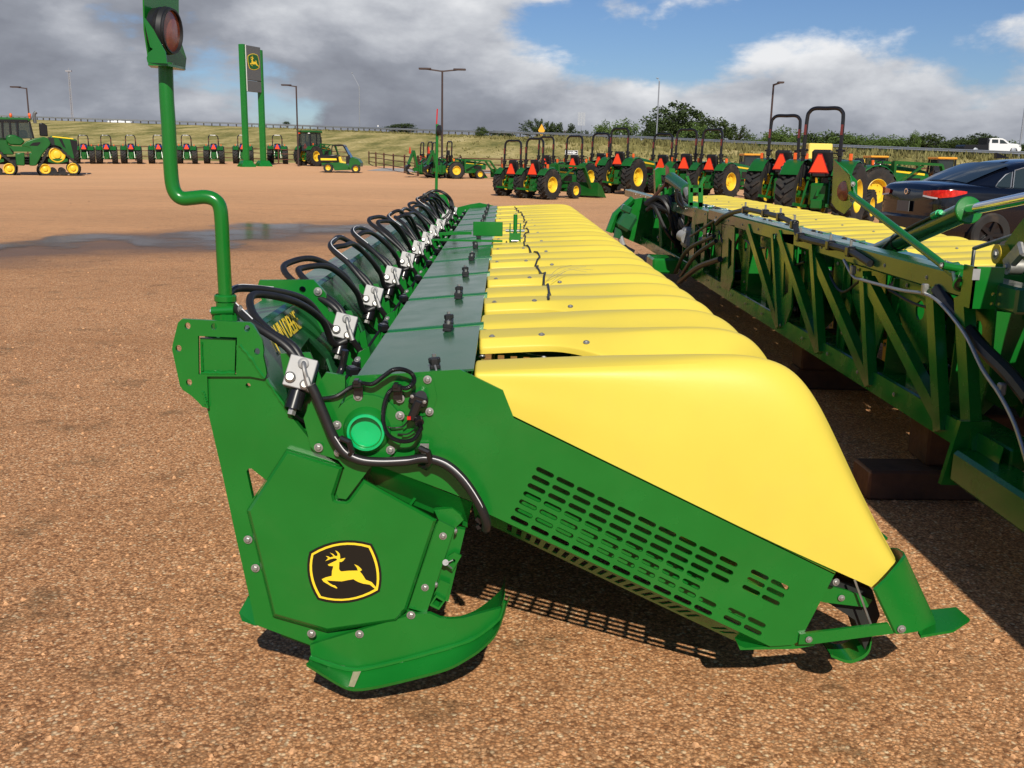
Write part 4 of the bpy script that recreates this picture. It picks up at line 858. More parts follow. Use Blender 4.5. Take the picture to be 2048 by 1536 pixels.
# fold cylinder
ca, cb, cc = PX(1722, 518, 2.22), PX(1938, 420, 2.22), PX(2100, 386, 2.20)
b = MB(); b.cyl(ca, cb, .050, n=24); cyl_ = b.build('fold_cylinder', M['plate'], K)
dx_ = (cb - ca).normalized()
b = MB(); b.lathe([(.0, .035), (.022, .035), (.024, .006), (.062, .004), (.066, 0), (.066, -.006), (.060, -.010), (.062, -.016), (.062, -.024), (.05, -.03)], cb, dx_, 32); b.build('cylinder_gland', M['green'], cyl_)
b = MB(); b.cyl(cb, cc, .026, n=20); b.build('cylinder_rod', M['chrome'], cyl_)
b = MB(); pe = ca.lerp(cb, .80) + V((-.05, 0, .03)); b.cyl(pe, pe + dx_ * .06, .018, n=12); b.cyl(pe + dx_ * .06, pe + dx_ * .085, .013, n=8); b.build('cylinder_port', M['cap'], cyl_)
b = MB(); b.tube(spline([pe - dx_ * .02, ca.lerp(cb, .6) + V((-.052, 0, .025)), ca.lerp(cb, .45) + V((-.05, 0, .01)), ca.lerp(cb, .22) + V((-.05, 0, -.05)), ca + V((-.06, 0, -.08)), ca + V((-.1, .1, -.10)), ca + V((-.16, .3, -.10))], 6), .009, 8); b.build('hydraulic_hose', M['black'], K)
b = MB(); u_ = ca.lerp(cb, .42); b.lathe([(.053, -.01), (.055, -.006), (.055, .006), (.053, .01)], u_, dx_, 20); b.build('hose_band', M['black'], cyl_)
b = MB(); b.box(ca + V((.03, .03, -.02)), (.16, .14, .13), None, .02); b.plate([ca + V((.0, -.06, -.16)), ca + V((.0, .10, -.16)), ca + V((0, .06, .10)), ca + V((0, -.04, .10))], [], (.015, 0, 0)); b.build('cylinder_lug', M['green'], K)
b = MB(); b.cyl(ca + V((-.10, 0, .0)), ca + V((.10, 0, .0)), .026, n=14); b.cyl(ca + V((-.06, -.07, 0)), ca + V((-.06, -.14, .0)), .014, n=8); b.build('lug_pin', M['steel'], K)
# near end: fold arm, links, lamp bracket, tow tube
b = MB(); A_ = [PX(2100, 380, 2.30), PX(2040, 445, 2.30), PX(1996, 505, 2.30), PX(1985, 560, 2.30), PX(2010, 600, 2.30), PX(2048, 640, 2.30), PX(2200, 640, 2.30)]; b.prism(A_, (.02, 0, 0)); b.build('fold_arm', M['green'], K)
for px, py, r_, X in ((1992, 508, .045, 2.26), (2014, 533, .035, 2.20)):
    c_ = PX(px, py, X); b = MB(); b.cyl(c_, c_ + V((.06, 0, 0)), r_, n=24); o = b.build('pivot_washer', M['yellow2'] if r_ > .04 else M['steel'], K); bolt(K, c_, (-1, 0, 0), r_ * .55)
b = MB(); b.bar(PX(2012, 533, 2.215), PX(2046, 495, 2.215), .075, .03, (1, 0, 0), .01); b.build('fold_link', M['steel'], K)
b = MB(); b.tube([PX(1948, 497, 2.42), PX(2030, 470, 2.42)], .011, 8); b.bar(PX(1948, 500, 2.40), PX(1944, 535, 2.40), .02, .01, (1, 0, 0)); b.build('stop_rod', M['steel'], K)
l0, l1, l2, l3 = PX(1966, 534, 1.93), PX(2006, 536, 1.93), PX(2000, 632, 1.93), PX(1963, 636, 1.93)
yy = l0.y
b = MB(); b.plate([(1.90, yy, l0.z), (2.02, yy, l0.z), (2.02, yy, l2.z), (1.90, yy, l2.z)], [[(1.985 + .008 * cos(t), yy, l2.z + .06 + .008 * sin(t)) for t in range(6)], [(1.985 + .008 * cos(t), yy, l2.z + .02 + .008 * sin(t)) for t in range(6)]], (0, .01, 0)); b.prism([(1.90, yy, l0.z), (1.90, yy + .10, l0.z), (1.90, yy + .10, l2.z), (1.90, yy, l2.z)], (.008, 0, 0)); b.build('end_bracket', M['green'], K)
b = MB(); b.box((1.905, yy - .004, l0.z - .03), (.03, .002, .045)); b.build('data_plate', M['alu'], K)
b = MB(); b.box((1.98, 3.55, .375), (.16, .7, .14), None, .015); b.build('tow_tube', M['green'], K)
b = MB(); b.plate([(1.88, 3.92, .28), (2.06, 3.92, .28), (2.06, 3.92, .56), (1.93, 3.92, .56)], [], (0, .03, 0)); b.build('tow_bracket', M['green'], K)
# steel reflector post, folded back
pa, pb = PX(1920, 556, 1.93), PX(1702, 388, 1.95)
b = MB(); b.cyl(pa, pb, .0185, n=16); ps = b.build('marker_post', M['green'], K)
b = MB(); b.cyl(pa + V((-.02, -.06, -.02)), pa + V((.02, .06, .02)), .034, n=20); b.cyl(pa + V((-.08, 0, .05)), pa + V((.05, 0, .03)), .016, n=12); b.build('post_pivot', M['green'], ps)
b = MB(); b.lathe([(.026, 0), (.026, -.004), (.018, -.005), (.018, .02)], pa + V((-.02, -.06, -.02)), (.3, .9, .3), 18); b.build('pivot_bore', M['blackg'], ps); bolt(ps, pa + V((-.085, 0, .05)), (-1, 0, 0), .014)
ym = pb.y
b = MB(); b.prism([P(1667, 318, ym + .34), P(1697, 350, ym + .05), P(1706, 378, ym - .02), P(1704, 410, ym), P(1688, 428, ym + .14), P(1672, 418, ym + .30), P(1663, 405, ym + .38)], (.004, .001, 0)); b.build('lamp_bracket', M['green'], ps)
b = MB(); b.prism([P(1667, 318, ym + .02), P(1693, 340, ym + .12), P(1714, 362, ym + .12), P(1714, 395, ym + .1), P(1704, 410, ym - .02), P(1700, 350, ym)], (.004, .003, 0)); b.build('lamp_bracket', M['green'], ps)
lc2 = P(1688, 382, ym + .12); b = MB(); b.lathe([(.055, -.02), (.058, .0), (.054, .008), (.0, .014)], lc2, (-.95, -.30, 0), 24); b.build('lens', M['amber'], ps)
bolt(ps, P(1706, 368, ym - .03), (.2, -1, 0), .014); bolt(ps, P(1704, 400, ym - .03), (.2, -1, 0), .014)
# far centre section: end plate, pump, tower, hoses
ye = 14.2
def f3(px, py, y): return P(px, py, y)
b = MB(); b.plate(PP([(1266, 399), (1300, 392), (1340, 396), (1340, 480), (1318, 500), (1282, 490), (1219, 463), (1232, 430)], ye), [], (0, .05, 0)); b.build('end_frame', M['green'], K)
b = MB(); e_ = [PP([(1266, 396), (1262, 401), (1230, 430), (1217, 464)], ye - .05)]; b.tube(e_[0], .05, 6); b.build('frame_edge', M['green'], K)
pu = P(1253, 442, ye - .25); b = MB(); b.box(pu, (.22, .25, .26), MX.Rotation(.5, 3, 'Y'), .04); b.box(pu + V((-.02, -.05, .17)), (.14, .18, .10), MX.Rotation(.4, 3, 'Y'), .02); b.cyl(pu + V((-.1, 0, -.1)), pu + V((-.12, 0, -.24)), .06, n=10); b.build('gear_pump', M['cap'] if False else M['plate'], K)
b = MB(); b.tube(spline([pu + V((-.08, 0, -.22)), pu + V((-.02, -.02, -.36)), pu + V((.12, -.02, -.44))], 5), .04, 8); b.build('suction_pipe', M['alu'], K)
for s_ in range(5):
    b = MB(); x_ = 2.0 + .13 * s_; b.cyl((x_, 12.6 - .15 * s_, 1.05), (x_ + .05, 12.5 - .15 * s_, .35), .028, n=8); b.build('hydraulic_pipe', M['steel' if s_ % 2 else 'green'], K)
b = MB(); b.plate(PP([(1310, 340), (1318, 335), (1350, 337), (1355, 400), (1345, 420), (1312, 405)], 12.4), [PP([(1322, 350), (1340, 350), (1338, 376), (1324, 376)], 12.4)], (0, .14, 0)); b.build('fold_tower', M['green'], K)
for x1, y1, x2, y2 in ((1318, 388, 1326, 388), (1340, 388, 1350, 388)):
    b = MB(); b.cyl(P(x1, y1, 12.2), P(x2, y2, 12.2), .12, n=16); b.build('tower_bush', M['green'], K)
b = MB(); b.cyl(P(1342, 357, 12.0), P(1374, 381, 11.4), .075, n=18); b.build('fold_cylinder', M['plate'], K); b = MB(); b.cyl(P(1372, 379, 11.4), P(1378, 394, 11.3), .04, n=12); b.build('cylinder_eye', M['steel'], K)
b = MB(); b.cyl(P(1300, 402, 12.2), P(1333, 366, 12.0), .02, n=8); b.prism([P(1331, 330, 12), P(1337, 336, 12), P(1338, 372, 12), P(1334, 380, 12), P(1331, 366, 12)], (.02, .06, 0)); b.build('marker_arm', M['rust'], K)
b = MB()
for s_ in (1381, 1401): b.bar(P(s_, 370, 11), P(s_, 414, 11), .03, .05)
b.bar(P(1380, 380, 11), P(1402, 380, 11), .03, .05); b.bar(P(1378, 412, 11), P(1405, 412, 11), .03, .08); b.bar(P(1380, 370, 11), P(1374, 352, 11), .02, .03); b.bar(P(1402, 370, 11), P(1410, 354, 11), .02, .03); b.build('hose_rack', M['green'], K)
b = MB(); b.box(P(1325, 528, 11.2), (.30, .5, .17), None, .02); b.build('step_box', M['green'], K)
hr = random.Random(5)
for a, m_, c_, r_ in (((1350, 545), (1375, 500), (1428, 472), .035), ((1362, 552), (1390, 512), (1432, 482), .035), ((1358, 565), (1395, 535), (1440, 518), .045), ((1430, 440), (1385, 470), (1382, 470), .02)):
    p0, p1, p2_ = PX(*a, 1.95), PX(*m_, 1.93), PX(*c_, 1.97); b = MB(); b.tube(spline([p0, p1, p2_], 8), r_ * .6, 8); b.build('hydraulic_hose', M['black'], K)
for i in range(26):
    a = P(hr.uniform(1285, 1340), hr.uniform(400, 425), 12); b = MB(); b.tube(spline([a, a + V((hr.uniform(.05, .2), -.1, hr.uniform(-.05, .1))), a + V((hr.uniform(.2, .4), -.2, hr.uniform(-.25, -.05))), a + V((hr.uniform(.3, .5), -.1, -.5))], 5), .025, 6); b.build('hydraulic_hose', M['black'], K)
for a, m_, c_ in (((1353, 378), (1356, 404), (1378, 424)), ((1358, 385), (1366, 410), (1384, 440)), ((1375, 470), (1392, 440), (1432, 415)), ((1384, 470), (1392, 440), (1410, 430))):
    b = MB(); b.tube(spline(PP([a, m_, c_], 11), 6), .022, 8); b.build('hydraulic_hose', M['blackg'], K)
b = MB(); b.box(P(1385, 475, 10.6), (.22, .2, .22), None, .03); b.cyl(P(1362, 470, 10.6), P(1372, 476, 10.5), .06, n=12); b.build('valve_block', M['alu'], K)
for q in ((1408, 472), (1405, 484), (1400, 478)): b = MB(); b.cyl(P(*q, 10.3), P(q[0] + 12, q[1] - 3, 10.2), .022, n=8); b.build('coupling', M['stripe'], K)
b = MB(); b.plate([(2.0, 9.65, 1.12), (2.0, 10.4, 1.12), (2.0, 10.5, .45), (2.0, 9.7, .42)], [[(2.0, 9.8, 1.0), (2.0, 10.25, .95), (2.0, 10.2, .6), (2.0, 9.85, .55)]], (.012, 0, 0)); b.build('frame_rib', M['green'], K)
# timbers under the head
def timber(c_, d_, label, rz=0):
    b = MB(); b.box((0, 0, 0), d_, None, .012); o = b.build('timber', M['wood']); o.location = c_; o.rotation_euler = (0, 0, rz); tag(o, label, 'timber', 'timbers under the right-hand head'); return o
timber((2.55, 4.62, .075), (1.5, .22, .15), 'brown timber bearer on the gravel nearest the yellow end hood', .02)
timber((2.36, 4.70, .285), (.5, .24, .265), 'dark timber block stacked on the nearest bearer under the green frame')
timber((2.75, 6.95, .075), (1.2, .22, .15), 'farther brown timber bearer on the gravel in shade under the right-hand head', -.03)
timber((2.36, 6.95, .285), (.4, .24, .265), 'dark timber block stacked on the farther bearer in shade')
# ================================================================== embankment, highway, guardrail
RL = [(-190, 262, 8.6), (-140, 240, 8.2), (-89, 215, 7.0), (-52, 203, 6.35), (-30, 190, 5.75), (-12, 168, 5.0), (6.7, 143, 4.28), (18, 130, 3.75), (28, 118, 3.2), (49, 97, 2.35), (70, 80, 1.7), (110, 55, 1.2)]
FT = [(-190, 106, .62), (-140, 104, .62), (-89, 98, .62), (-52, 94, .60), (-30, 92, .58), (-12, 90, .52), (6.7, 88, .45), (18, 84, .43), (28, 78, .38), (46, 66, .28), (66, 54, .2), (100, 36, .1)]
def resample(pl_, n):
    q = [V(p) for p in pl_]; out = []
    for i in range(n + 1):
        f = i / n * (len(q) - 1); k = min(int(f), len(q) - 2); out.append(q[k].lerp(q[k + 1], f - k))
    return out
NL = 110
top, foot = resample(RL, NL), resample(FT, NL)
def emb(i, v):
    p = foot[i].lerp(top[i], v); p.z = lerp(foot[i].z - .05, top[i].z, v ** 1.12) + (mnoise.noise(V((p.x * .12, p.y * .12, 3))) * .35 + mnoise.noise(V((p.x * .5, p.y * .5, 7))) * .12) * sin(pi * min(1, v * 1.02)); return p
b = MB(); b.loft([[emb(i, v / 24) for i in range(NL + 1)] for v in range(24, -1, -1)])
def grass_material():
    m = bpy.data.materials.new('dry_grass'); m.use_nodes = True; t = m.node_tree; n = t.nodes; l = t.links; bs = n['Principled BSDF']; bs.inputs['Roughness'].default_value = .95; bs.inputs['Specular IOR Level'].default_value = .1
    g = n.new('ShaderNodeNewGeometry'); st = n.new('ShaderNodeMapping'); st.inputs['Scale'].default_value = (.6, .16, 1); l.new(g.outputs['Position'], st.inputs[0])
    a = n.new('ShaderNodeTexNoise'); a.inputs['Scale'].default_value = .35; a.inputs['Detail'].default_value = 9; a.inputs['Roughness'].default_value = .68; l.new(st.outputs[0], a.inputs['Vector'])
    c = n.new('ShaderNodeValToRGB'); ramp(c, [(.30, (.12, .125, .040)), (.43, (.23, .21, .075)), (.51, (.36, .30, .125)), (.61, (.46, .38, .18)), (.72, (.56, .47, .26))]); l.new(a.outputs['Fac'], c.inputs[0])
    f = n.new('ShaderNodeTexNoise'); f.inputs['Scale'].default_value = 2.2; f.inputs['Detail'].default_value = 6; l.new(g.outputs['Position'], f.inputs['Vector'])
    c2 = n.new('ShaderNodeValToRGB'); ramp(c2, [(.3, (.62, .64, .55)), (.7, (1.3, 1.27, 1.2))]); l.new(f.outputs['Fac'], c2.inputs[0])
    mx = n.new('ShaderNodeMix'); mx.data_type = 'RGBA'; mx.blend_type = 'MULTIPLY'; mx.inputs['Factor'].default_value = 1; l.new(c.outputs[0], mx.inputs['A']); l.new(c2.outputs[0], mx.inputs['B']); l.new(mx.outputs['Result'], bs.inputs['Base Color'])
    bp = n.new('ShaderNodeBump'); bp.inputs['Strength'].default_value = .6; bp.inputs['Distance'].default_value = .25; l.new(f.outputs['Fac'], bp.inputs['Height']); l.new(bp.outputs[0], bs.inputs['Normal'])
    return m
M['grass'] = grass_material()
tag(b.build('embankment', M['grass'], fix=False), kind='structure')
asphalt = mat('asphalt', (.09, .09, .092), .85, var=.15, vscale=2)
perp = [V((top[min(i + 1, NL)].y - top[max(i - 1, 0)].y, -(top[min(i + 1, NL)].x - top[max(i - 1, 0)].x), 0)).normalized() * -1 for i in range(NL + 1)]
b = MB(); b.loft([[top[i] + perp[i] * d + V((0, 0, z)) for i in range(NL + 1)] for d, z in ((30, -.1), (13, .02), (0, .02))]); tag(b.build('highway', asphalt, fix=False), kind='structure')
b = MB(); b.loft([[top[i] + perp[i] * d + V((0, 0, z)) for i in range(NL + 1)] for d, z in ((400, -6), (60, -1.5), (30, -.1))]); tag(b.build('roadside_field', M['grass'], fix=False), kind='structure')
# access road strip at the foot of the bank
b = MB(); b.loft([[V((x, y, gz(x, y) + .012)) for x in range(-10, 40, 2)] for y in (83, 80.5, 78, 75.5, 73)]); tag(b.build('access_road', mat('pale_road', (.34, .32, .30), .9, var=.1), fix=False), kind='structure')
# pale rubble slope behind the skid steers
b = MB(); b.loft([[foot[i].lerp(top[i], v) + V((0, -.6, lerp(.02, .3, v * 2))) for i in range(86, NL - 4)] for v in (.42, .3, .18, .0)]); tag(b.build('gravel_slope', mat('rubble', (.46, .36, .27), .95, var=.25, vscale=3, bump=.5, bscale=8), fix=False), kind='structure')

rail = thing('guardrail', 'long galvanised guardrail on timber posts along the top of the embankment', 'guardrail', top[NL // 2])
def polylen(q):
    o = [0]
    for a, c in zip(q, q[1:]): o.append(o[-1] + (c - a).length)
    return o
ln = polylen(top)
def along(s_):
    for i in range(NL):
        if ln[i + 1] >= s_: return top[i].lerp(top[i + 1], (s_ - ln[i]) / (ln[i + 1] - ln[i])), perp[i]
    return top[-1], perp[-1]
pb_ = MB(); pb_.box((0, 0, -.25), (.18, .20, 1.1)); PM2 = pb_.mesh('post', mat('weathered_post', (.055, .045, .038), .9, var=.2), 30)
s_ = 30.0; seg = []
secs = []
while s_ < ln[-1] - 8:
    p, n_ = along(s_); seg.append(p + V((0, 0, .62)) - n_ * .0); o = obj('post', PM2, rail); o.location = p + V((0, 0, .32)) + n_ * .12
    if len(seg) == 9: secs.append(seg); seg = [seg[-1]]
    s_ += 1.905
secs.append(seg)
for sg_ in secs:
    if len(sg_) < 2: continue
    b = MB(); pr = [(.0, -.155), (.04, -.12), (.06, -.08), (.01, -.02), (.01, .02), (.06, .08), (.04, .12), (0, .155)]
    b.loft([[p + V((0, -dx, dz)) for dx, dz in pr] for p in sg_]); b.build('rail', M['galv'], rail, 40, False)

# ================================================================== trees
def leaf_material(name, c, v=.35):
    m = bpy.data.materials.new(name); m.use_nodes = True; t = m.node_tree; n = t.nodes; l = t.links; bs = n['Principled BSDF']; bs.inputs['Roughness'].default_value = .7; bs.inputs['Specular IOR Level'].default_value = .25
    g = n.new('ShaderNodeNewGeometry'); a = n.new('ShaderNodeTexNoise'); a.inputs['Scale'].default_value = .9; a.inputs['Detail'].default_value = 5; l.new(g.outputs['Position'], a.inputs['Vector'])
    r = n.new('ShaderNodeMapRange'); r.inputs['From Min'].default_value = .3; r.inputs['From Max'].default_value = .7; r.inputs['To Min'].default_value = 1 - v; r.inputs['To Max'].default_value = 1 + v; l.new(a.outputs['Fac'], r.inputs['Value'])
    x = n.new('ShaderNodeVectorMath'); x.operation = 'SCALE'; x.inputs[0].default_value = c; l.new(r.outputs[0], x.inputs['Scale']); l.new(x.outputs[0], bs.inputs['Base Color'])
    tr = n.new('ShaderNodeBsdfTranslucent'); l.new(x.outputs[0], tr.inputs['Color']); ms = n.new('ShaderNodeMixShader'); ms.inputs[0].default_value = .25; l.new(bs.outputs[0], ms.inputs[1]); l.new(tr.outputs[0], ms.inputs[2]); l.new(ms.outputs[0], n['Material Output'].inputs[0]); return m
LEAF = [leaf_material('oak_leaf', (.050, .078, .022)), leaf_material('mesquite_leaf', (.095, .150, .035)), leaf_material('brush_leaf', (.055, .082, .022)), leaf_material('weed_leaf', (.22, .20, .075))]
bark = mat('bark', (.06, .045, .035), .9, var=.2)
def crown(seed, nclump, nleaf, size, spiky, matl):
    r = random.Random(seed); vs = []; fs = []
    for k in range(nclump):
        while True:
            c = V((r.uniform(-1, 1), r.uniform(-1, 1), r.uniform(-1, 1)))
            if .25 < c.length < 1: break
        if spiky: c = V((c.x, c.y, c.z * .8)); d = (c + V((0, 0, .5))).normalized()
        cr_ = r.uniform(.14, .30)
        for j in range(nleaf):
            q = V((r.gauss(0, 1), r.gauss(0, 1), r.gauss(0, .8))) * cr_ * .55
            if spiky: q = q * .45 + d * r.uniform(-.1, .42)
            p = c + q; a = V((r.gauss(0, 1), r.gauss(0, 1), r.gauss(0, 1))).normalized(); b2 = a.orthogonal().normalized(); e = a.cross(b2); h = size * r.uniform(.6, 1.3); i = len(vs)
            vs += [p + b2 * h, p + e * h * .6, p - b2 * h, p - e * h * .6]; fs.append((i, i + 1, i + 2, i + 3))
    me = bpy.data.meshes.new('crown'); me.from_pydata([tuple(v) for v in vs], [], fs); me.materials.append(matl); return me
CR = [crown(1, 95, 60, .055, False, LEAF[0]), crown(2, 70, 55, .06, False, LEAF[1]), crown(3, 60, 60, .05, True, LEAF[2]), crown(4, 80, 50, .06, False, LEAF[2])]
def trunk_mesh(seed):
    r = random.Random(seed); b = MB(); b.tube(spline([(0, 0, -1.6), (.03, .02, -.8), (0, .05, -.2), (.05, 0, .3)], 4), [.09, .085, .08, .08, .075, .07, .07, .065, .06, .05, .045, .04, .03], 8)
    for k in range(6):
        a = r.uniform(0, 6.28); z = r.uniform(-.7, .1); b.tube(spline([(0, .02, z), (cos(a) * .3, sin(a) * .3, z + .3), (cos(a) * .7, sin(a) * .7, z + .5)], 3), [.05, .045, .04, .035, .03, .025, .015], 6)
    return b.mesh('trunk', bark)
TK = [trunk_mesh(1), trunk_mesh(5)]
tn = 0
def tree(px, ytop, ybot, D, wpx, kind, label, name='tree', cat='tree', group=None):
    global tn
    s_ = D / F; c = P(px, (ytop + ybot) / 2, D); rz_ = (ybot - ytop) * s_ / 2; rx_ = wpx * s_ / 2
    t = thing(name, label, cat, (c.x, c.y, c.z - rz_ * 1.5), group); o = obj('crown', CR[kind], t); o.location = c; o.scale = (rx_, rx_, rz_); o.rotation_euler = (0, 0, tn * 1.7)
    k = obj('trunk', TK[tn % 2], t); k.location = c; k.scale = (rx_ * .8, rx_ * .8, rz_); tn += 1; return t
tree(1352, 210, 292, 172, 118, 0, 'tallest dark round oak beyond the guardrail', 'oak_tree')
tree(1312, 245, 295, 168, 60, 0, 'dark oak crown on the left flank of the tallest oak', 'oak_tree')
tree(1430, 236, 296, 165, 80, 3, 'dark bushy tree right of the tallest oak, sloping down to the right', 'oak_tree')
tree(1392, 250, 300, 150, 70, 1, 'brighter green tree in front of the tallest oak', 'mesquite_tree')
tree(1475, 252, 296, 165, 50, 2, 'ragged dark shrub at the right foot of the oak group', 'juniper_shrub', 'shrub')
tree(1248, 243, 300, 165, 62, 1, 'pale green airy tree left of the oak group, larger right half', 'mesquite_tree')
tree(1212, 246, 296, 168, 48, 1, 'pale green airy tree with a pointed top, left of its twin', 'mesquite_tree')
tree(1075, 240, 285, 175, 62, 2, 'spiky dark juniper behind the yellow diamond sign', 'juniper_shrub', 'shrub')
tree(1128, 248, 285, 175, 62, 2, 'spiky dark juniper right of the yellow diamond sign', 'juniper_shrub', 'shrub')
tree(1100, 246, 280, 178, 40, 2, 'small spiky juniper between the two larger ones', 'juniper_shrub', 'shrub')
tree(1168, 262, 290, 175, 36, 2, 'low spiky shrub by the tall sign back', 'juniper_shrub', 'shrub')
tree(803, 247, 266, 205, 62, 3, 'low dark bush behind the guardrail left of the double-armed lamp', 'bush', 'bush')
tree(963, 254, 282, 155, 26, 3, 'small green bush growing through the guardrail', 'bush', 'bush')
tree(1003, 262, 280, 190, 55, 3, 'low dark bush far behind the guardrail', 'bush', 'bush')
tree(573, 243, 252, 200, 14, 3, 'tiny bush on top of the embankment near the slender lamp post', 'bush', 'bush')
rt_ = random.Random(21)
names_ = []
ordn = ['first', 'second', 'third', 'fourth', 'fifth', 'sixth', 'seventh', 'eighth', 'ninth', 'tenth', 'eleventh', 'twelfth', 'thirteenth', 'fourteenth', 'fifteenth', 'sixteenth', 'seventeenth']
for i in range(17):
    px = 1505 + i * 34 + rt_.uniform(-8, 8); yt = interp([(1500, 270), (1560, 264), (1640, 262), (1700, 266), (1760, 274), (1830, 270), (1900, 278), (2060, 284)], px) + rt_.uniform(-5, 7)
    tree(px, yt, 318, 190 + rt_.uniform(-15, 25), rt_.uniform(62, 92), rt_.choice((1, 3, 1)), f'green scrub tree in the belt beyond the road, {ordn[i]} from the left', 'scrub_tree', 'tree', 'scrub trees beyond the road')
tree(1830, 264, 300, 180, 22, 1, 'slim taller sapling standing out of the scrub belt', 'scrub_tree')
tree(1960, 268, 305, 150, 70, 0, 'dark tree directly behind the white pickup', 'oak_tree')
# weeds along the crest and foot of the bank
r = random.Random(9); vs = []; fs = []
for k in range(5200):
    i = int(r.triangular(30, 106, 85)); v = r.choice((r.uniform(.86, 1.01), r.uniform(.9, 1.0), r.uniform(.1, 1))) if i > 50 else r.uniform(.95, 1.0)
    p = emb(i, min(v, 1)).lerp(emb(min(i + 1, NL), min(v, 1)), r.random()); h = r.uniform(.2, .75) * (1.0 if i > 58 else .5)
    for q in range(3):
        a = r.uniform(0, 6.28); d = V((cos(a), sin(a), 0)) * r.uniform(.05, .22); t_ = V((r.uniform(-.25, .25), r.uniform(-.25, .25), h * r.uniform(.7, 1.2))); n_ = len(vs); o_ = V((r.uniform(-.4, .4), r.uniform(-.4, .4), -.05)); vs += [p + o_ - d, p + o_ + d, p + o_ + t_]; fs.append((n_, n_ + 1, n_ + 2))
me = bpy.data.meshes.new('weeds'); me.from_pydata([tuple(v) for v in vs], [], fs); me.materials.append(LEAF[3]); tag(obj('weeds', me), 'dry weeds and grass tufts on the embankment', 'weeds', kind='stuff')

# ================================================================== poles, signs
def lamp_post(name, label, base, ztop, r_, arms, m='pole'):
    t = thing(name, label, 'lamp post', base, 'lamp posts'); b = MB(); b.cyl(V(base) + V((0, 0, -.3)), (base[0], base[1], ztop), r_, r_ * .8, 8); b.build('pole', M[m], t)
    for dx, dy, rise, L_ in arms:
        b = MB(); e = V((base[0] + dx * L_, base[1] + dy * L_, ztop + rise)); b.bar((base[0], base[1], ztop - .05), e, .10 if m == 'pole' else .06, .08 if m == 'pole' else .06); b.build('arm', M[m], t)
        b = MB(); e2 = e - V((dx, dy, 0)) * .05; b.box(e2, (.75 if abs(dx) > .5 else .35, .34, .10), None, .02); b.build('lamp_head', M[m], t)
def base_at(px, D): p = P(px, 300, D); return (p.x, p.y, gz(p.x, p.y))
for px, yt, D, arms, lb in ((64, 176, 80, [(-1, 0, .05, .9)], 'bronze lamp post with one arm behind the tracked tractor'), (596, 172, 78, [(-1, 0, .05, .8)], 'bronze lamp post with one arm beside the cab tractor'),
                            (884, 141, 62, [(-1, 0, .08, 1.1), (1, 0, .08, 1.1)], 'bronze lamp post with two arms above the backhoe tractors'), (1537, 168, 60, [(0.3, -.9, .05, .8)], 'bronze lamp post behind the tall roll bars at the right')):
    bs_ = base_at(px, D); lamp_post('lamp_post', lb, bs_, P(px, yt, D).z, .07, arms)
for px, yt, D, arms, lb in ((720, 172, 190, [(-.5, 0, 2.3, 2.6)], 'slender grey highway lamp post with raking arm, above the utility vehicle'), (1312, 162, 150, [(-.4, 0, .4, .8)], 'slender grey highway lamp post in front of the oak'), (2040, 188, 112, [(.5, 0, .4, 1.2)], 'slender grey highway lamp post at the right edge behind the pickup')):
    p = P(px, 290, D); lamp_post('highway_lamp', lb, (p.x, p.y, 2.0), P(px, yt, D).z, .11, arms, 'galv')
# radio mast
p = P(145, 240, 420); t = thing('radio_mast', 'thin lattice radio mast on the skyline at the left', 'mast', (p.x, p.y, 8)); zt = P(138, 142, 420).z
b = MB()
for a in range(3): b.cyl((p.x + .55 * cos(a * 2.1), p.y + .55 * sin(a * 2.1), 5), (p.x + .3 * cos(a * 2.1), p.y + .3 * sin(a * 2.1), zt), .12, n=5)
for k in range(26): z = 8 + (zt - 8) * k / 26; b.bar((p.x - .5, p.y, z), (p.x + .5, p.y, z + 1.0), .1, .1)
b.build('lattice', M['galv'], t); b = MB(); b.box((p.x, p.y, zt), (2.4, 1, .6)); b.cyl((p.x, p.y, zt), (p.x, p.y, zt + 1.2), .1, n=5); b.build('antenna', M['galv'], t)

def outline_at(pts, o, ux, uz): return [V(o) + V(ux) * x + V(uz) * z for x, z in pts]
def emblem(parent, o, ux, uz, s_, green=True):
    """leaping deer badge in the plane (ux, uz), centred at o, s_ metres wide"""
    ux, uz = V(ux).normalized(), V(uz).normalized(); n_ = ux.cross(uz); k = s_ / 1500
    def mpx(pts): return [V(o) + ux * ((x - 905) * k) - uz * ((y - 755) * k) for x, y in pts]
    b = MB(); b.plate(mpx(rim_y), [], n_ * .012); b.build('emblem_rim', M['decaly'], parent)
    b = MB(); b.plate([p + n_ * .012 for p in mpx(rim_i)], [], n_ * .006); b.build('emblem_field', M['green2' if green else 'decal'], parent)
    b = MB(); b.plate([p + n_ * .018 for p in mpx(deer)], [], n_ * .006); b.build('emblem_deer', M['decaly'], parent)
# dealer pylon
sb0 = P(493, 330, 74); sb0.z = gz(sb0.x, sb0.y); sv = V((.80, 1.9, 0)); zt = P(478, 102, 74).z
S = thing('pylon_sign', 'tall green two-legged pylon sign with grey deer panel in front of the tractor row', 'sign', sb0)
sn = V((sv.y, -sv.x, 0)).normalized(); su = sv.normalized()
for k in range(2):
    o = sb0 + sv * k; b = MB(); rot = MX((su, -sn * -1, V((0, 0, 1)))).transposed(); b.box(o + V((0, 0, zt / 2 - .1 * k)), (.26, .44, zt - .2 * k), MX.Rotation(atan2(su.y, su.x), 3, 'Z'), .03); b.build('leg', M['green'], S)
    b = MB(); b.lathe([(.75, -.1), (.75, .05), (.45, .45)], o, n=4, a0=.6, a1=.6 + 2 * pi); b.build('base_skirt', M['green'], S)
pz0, pz1 = P(490, 197, 75).z, P(490, 106, 75).z
pc = sb0 + sv * .52
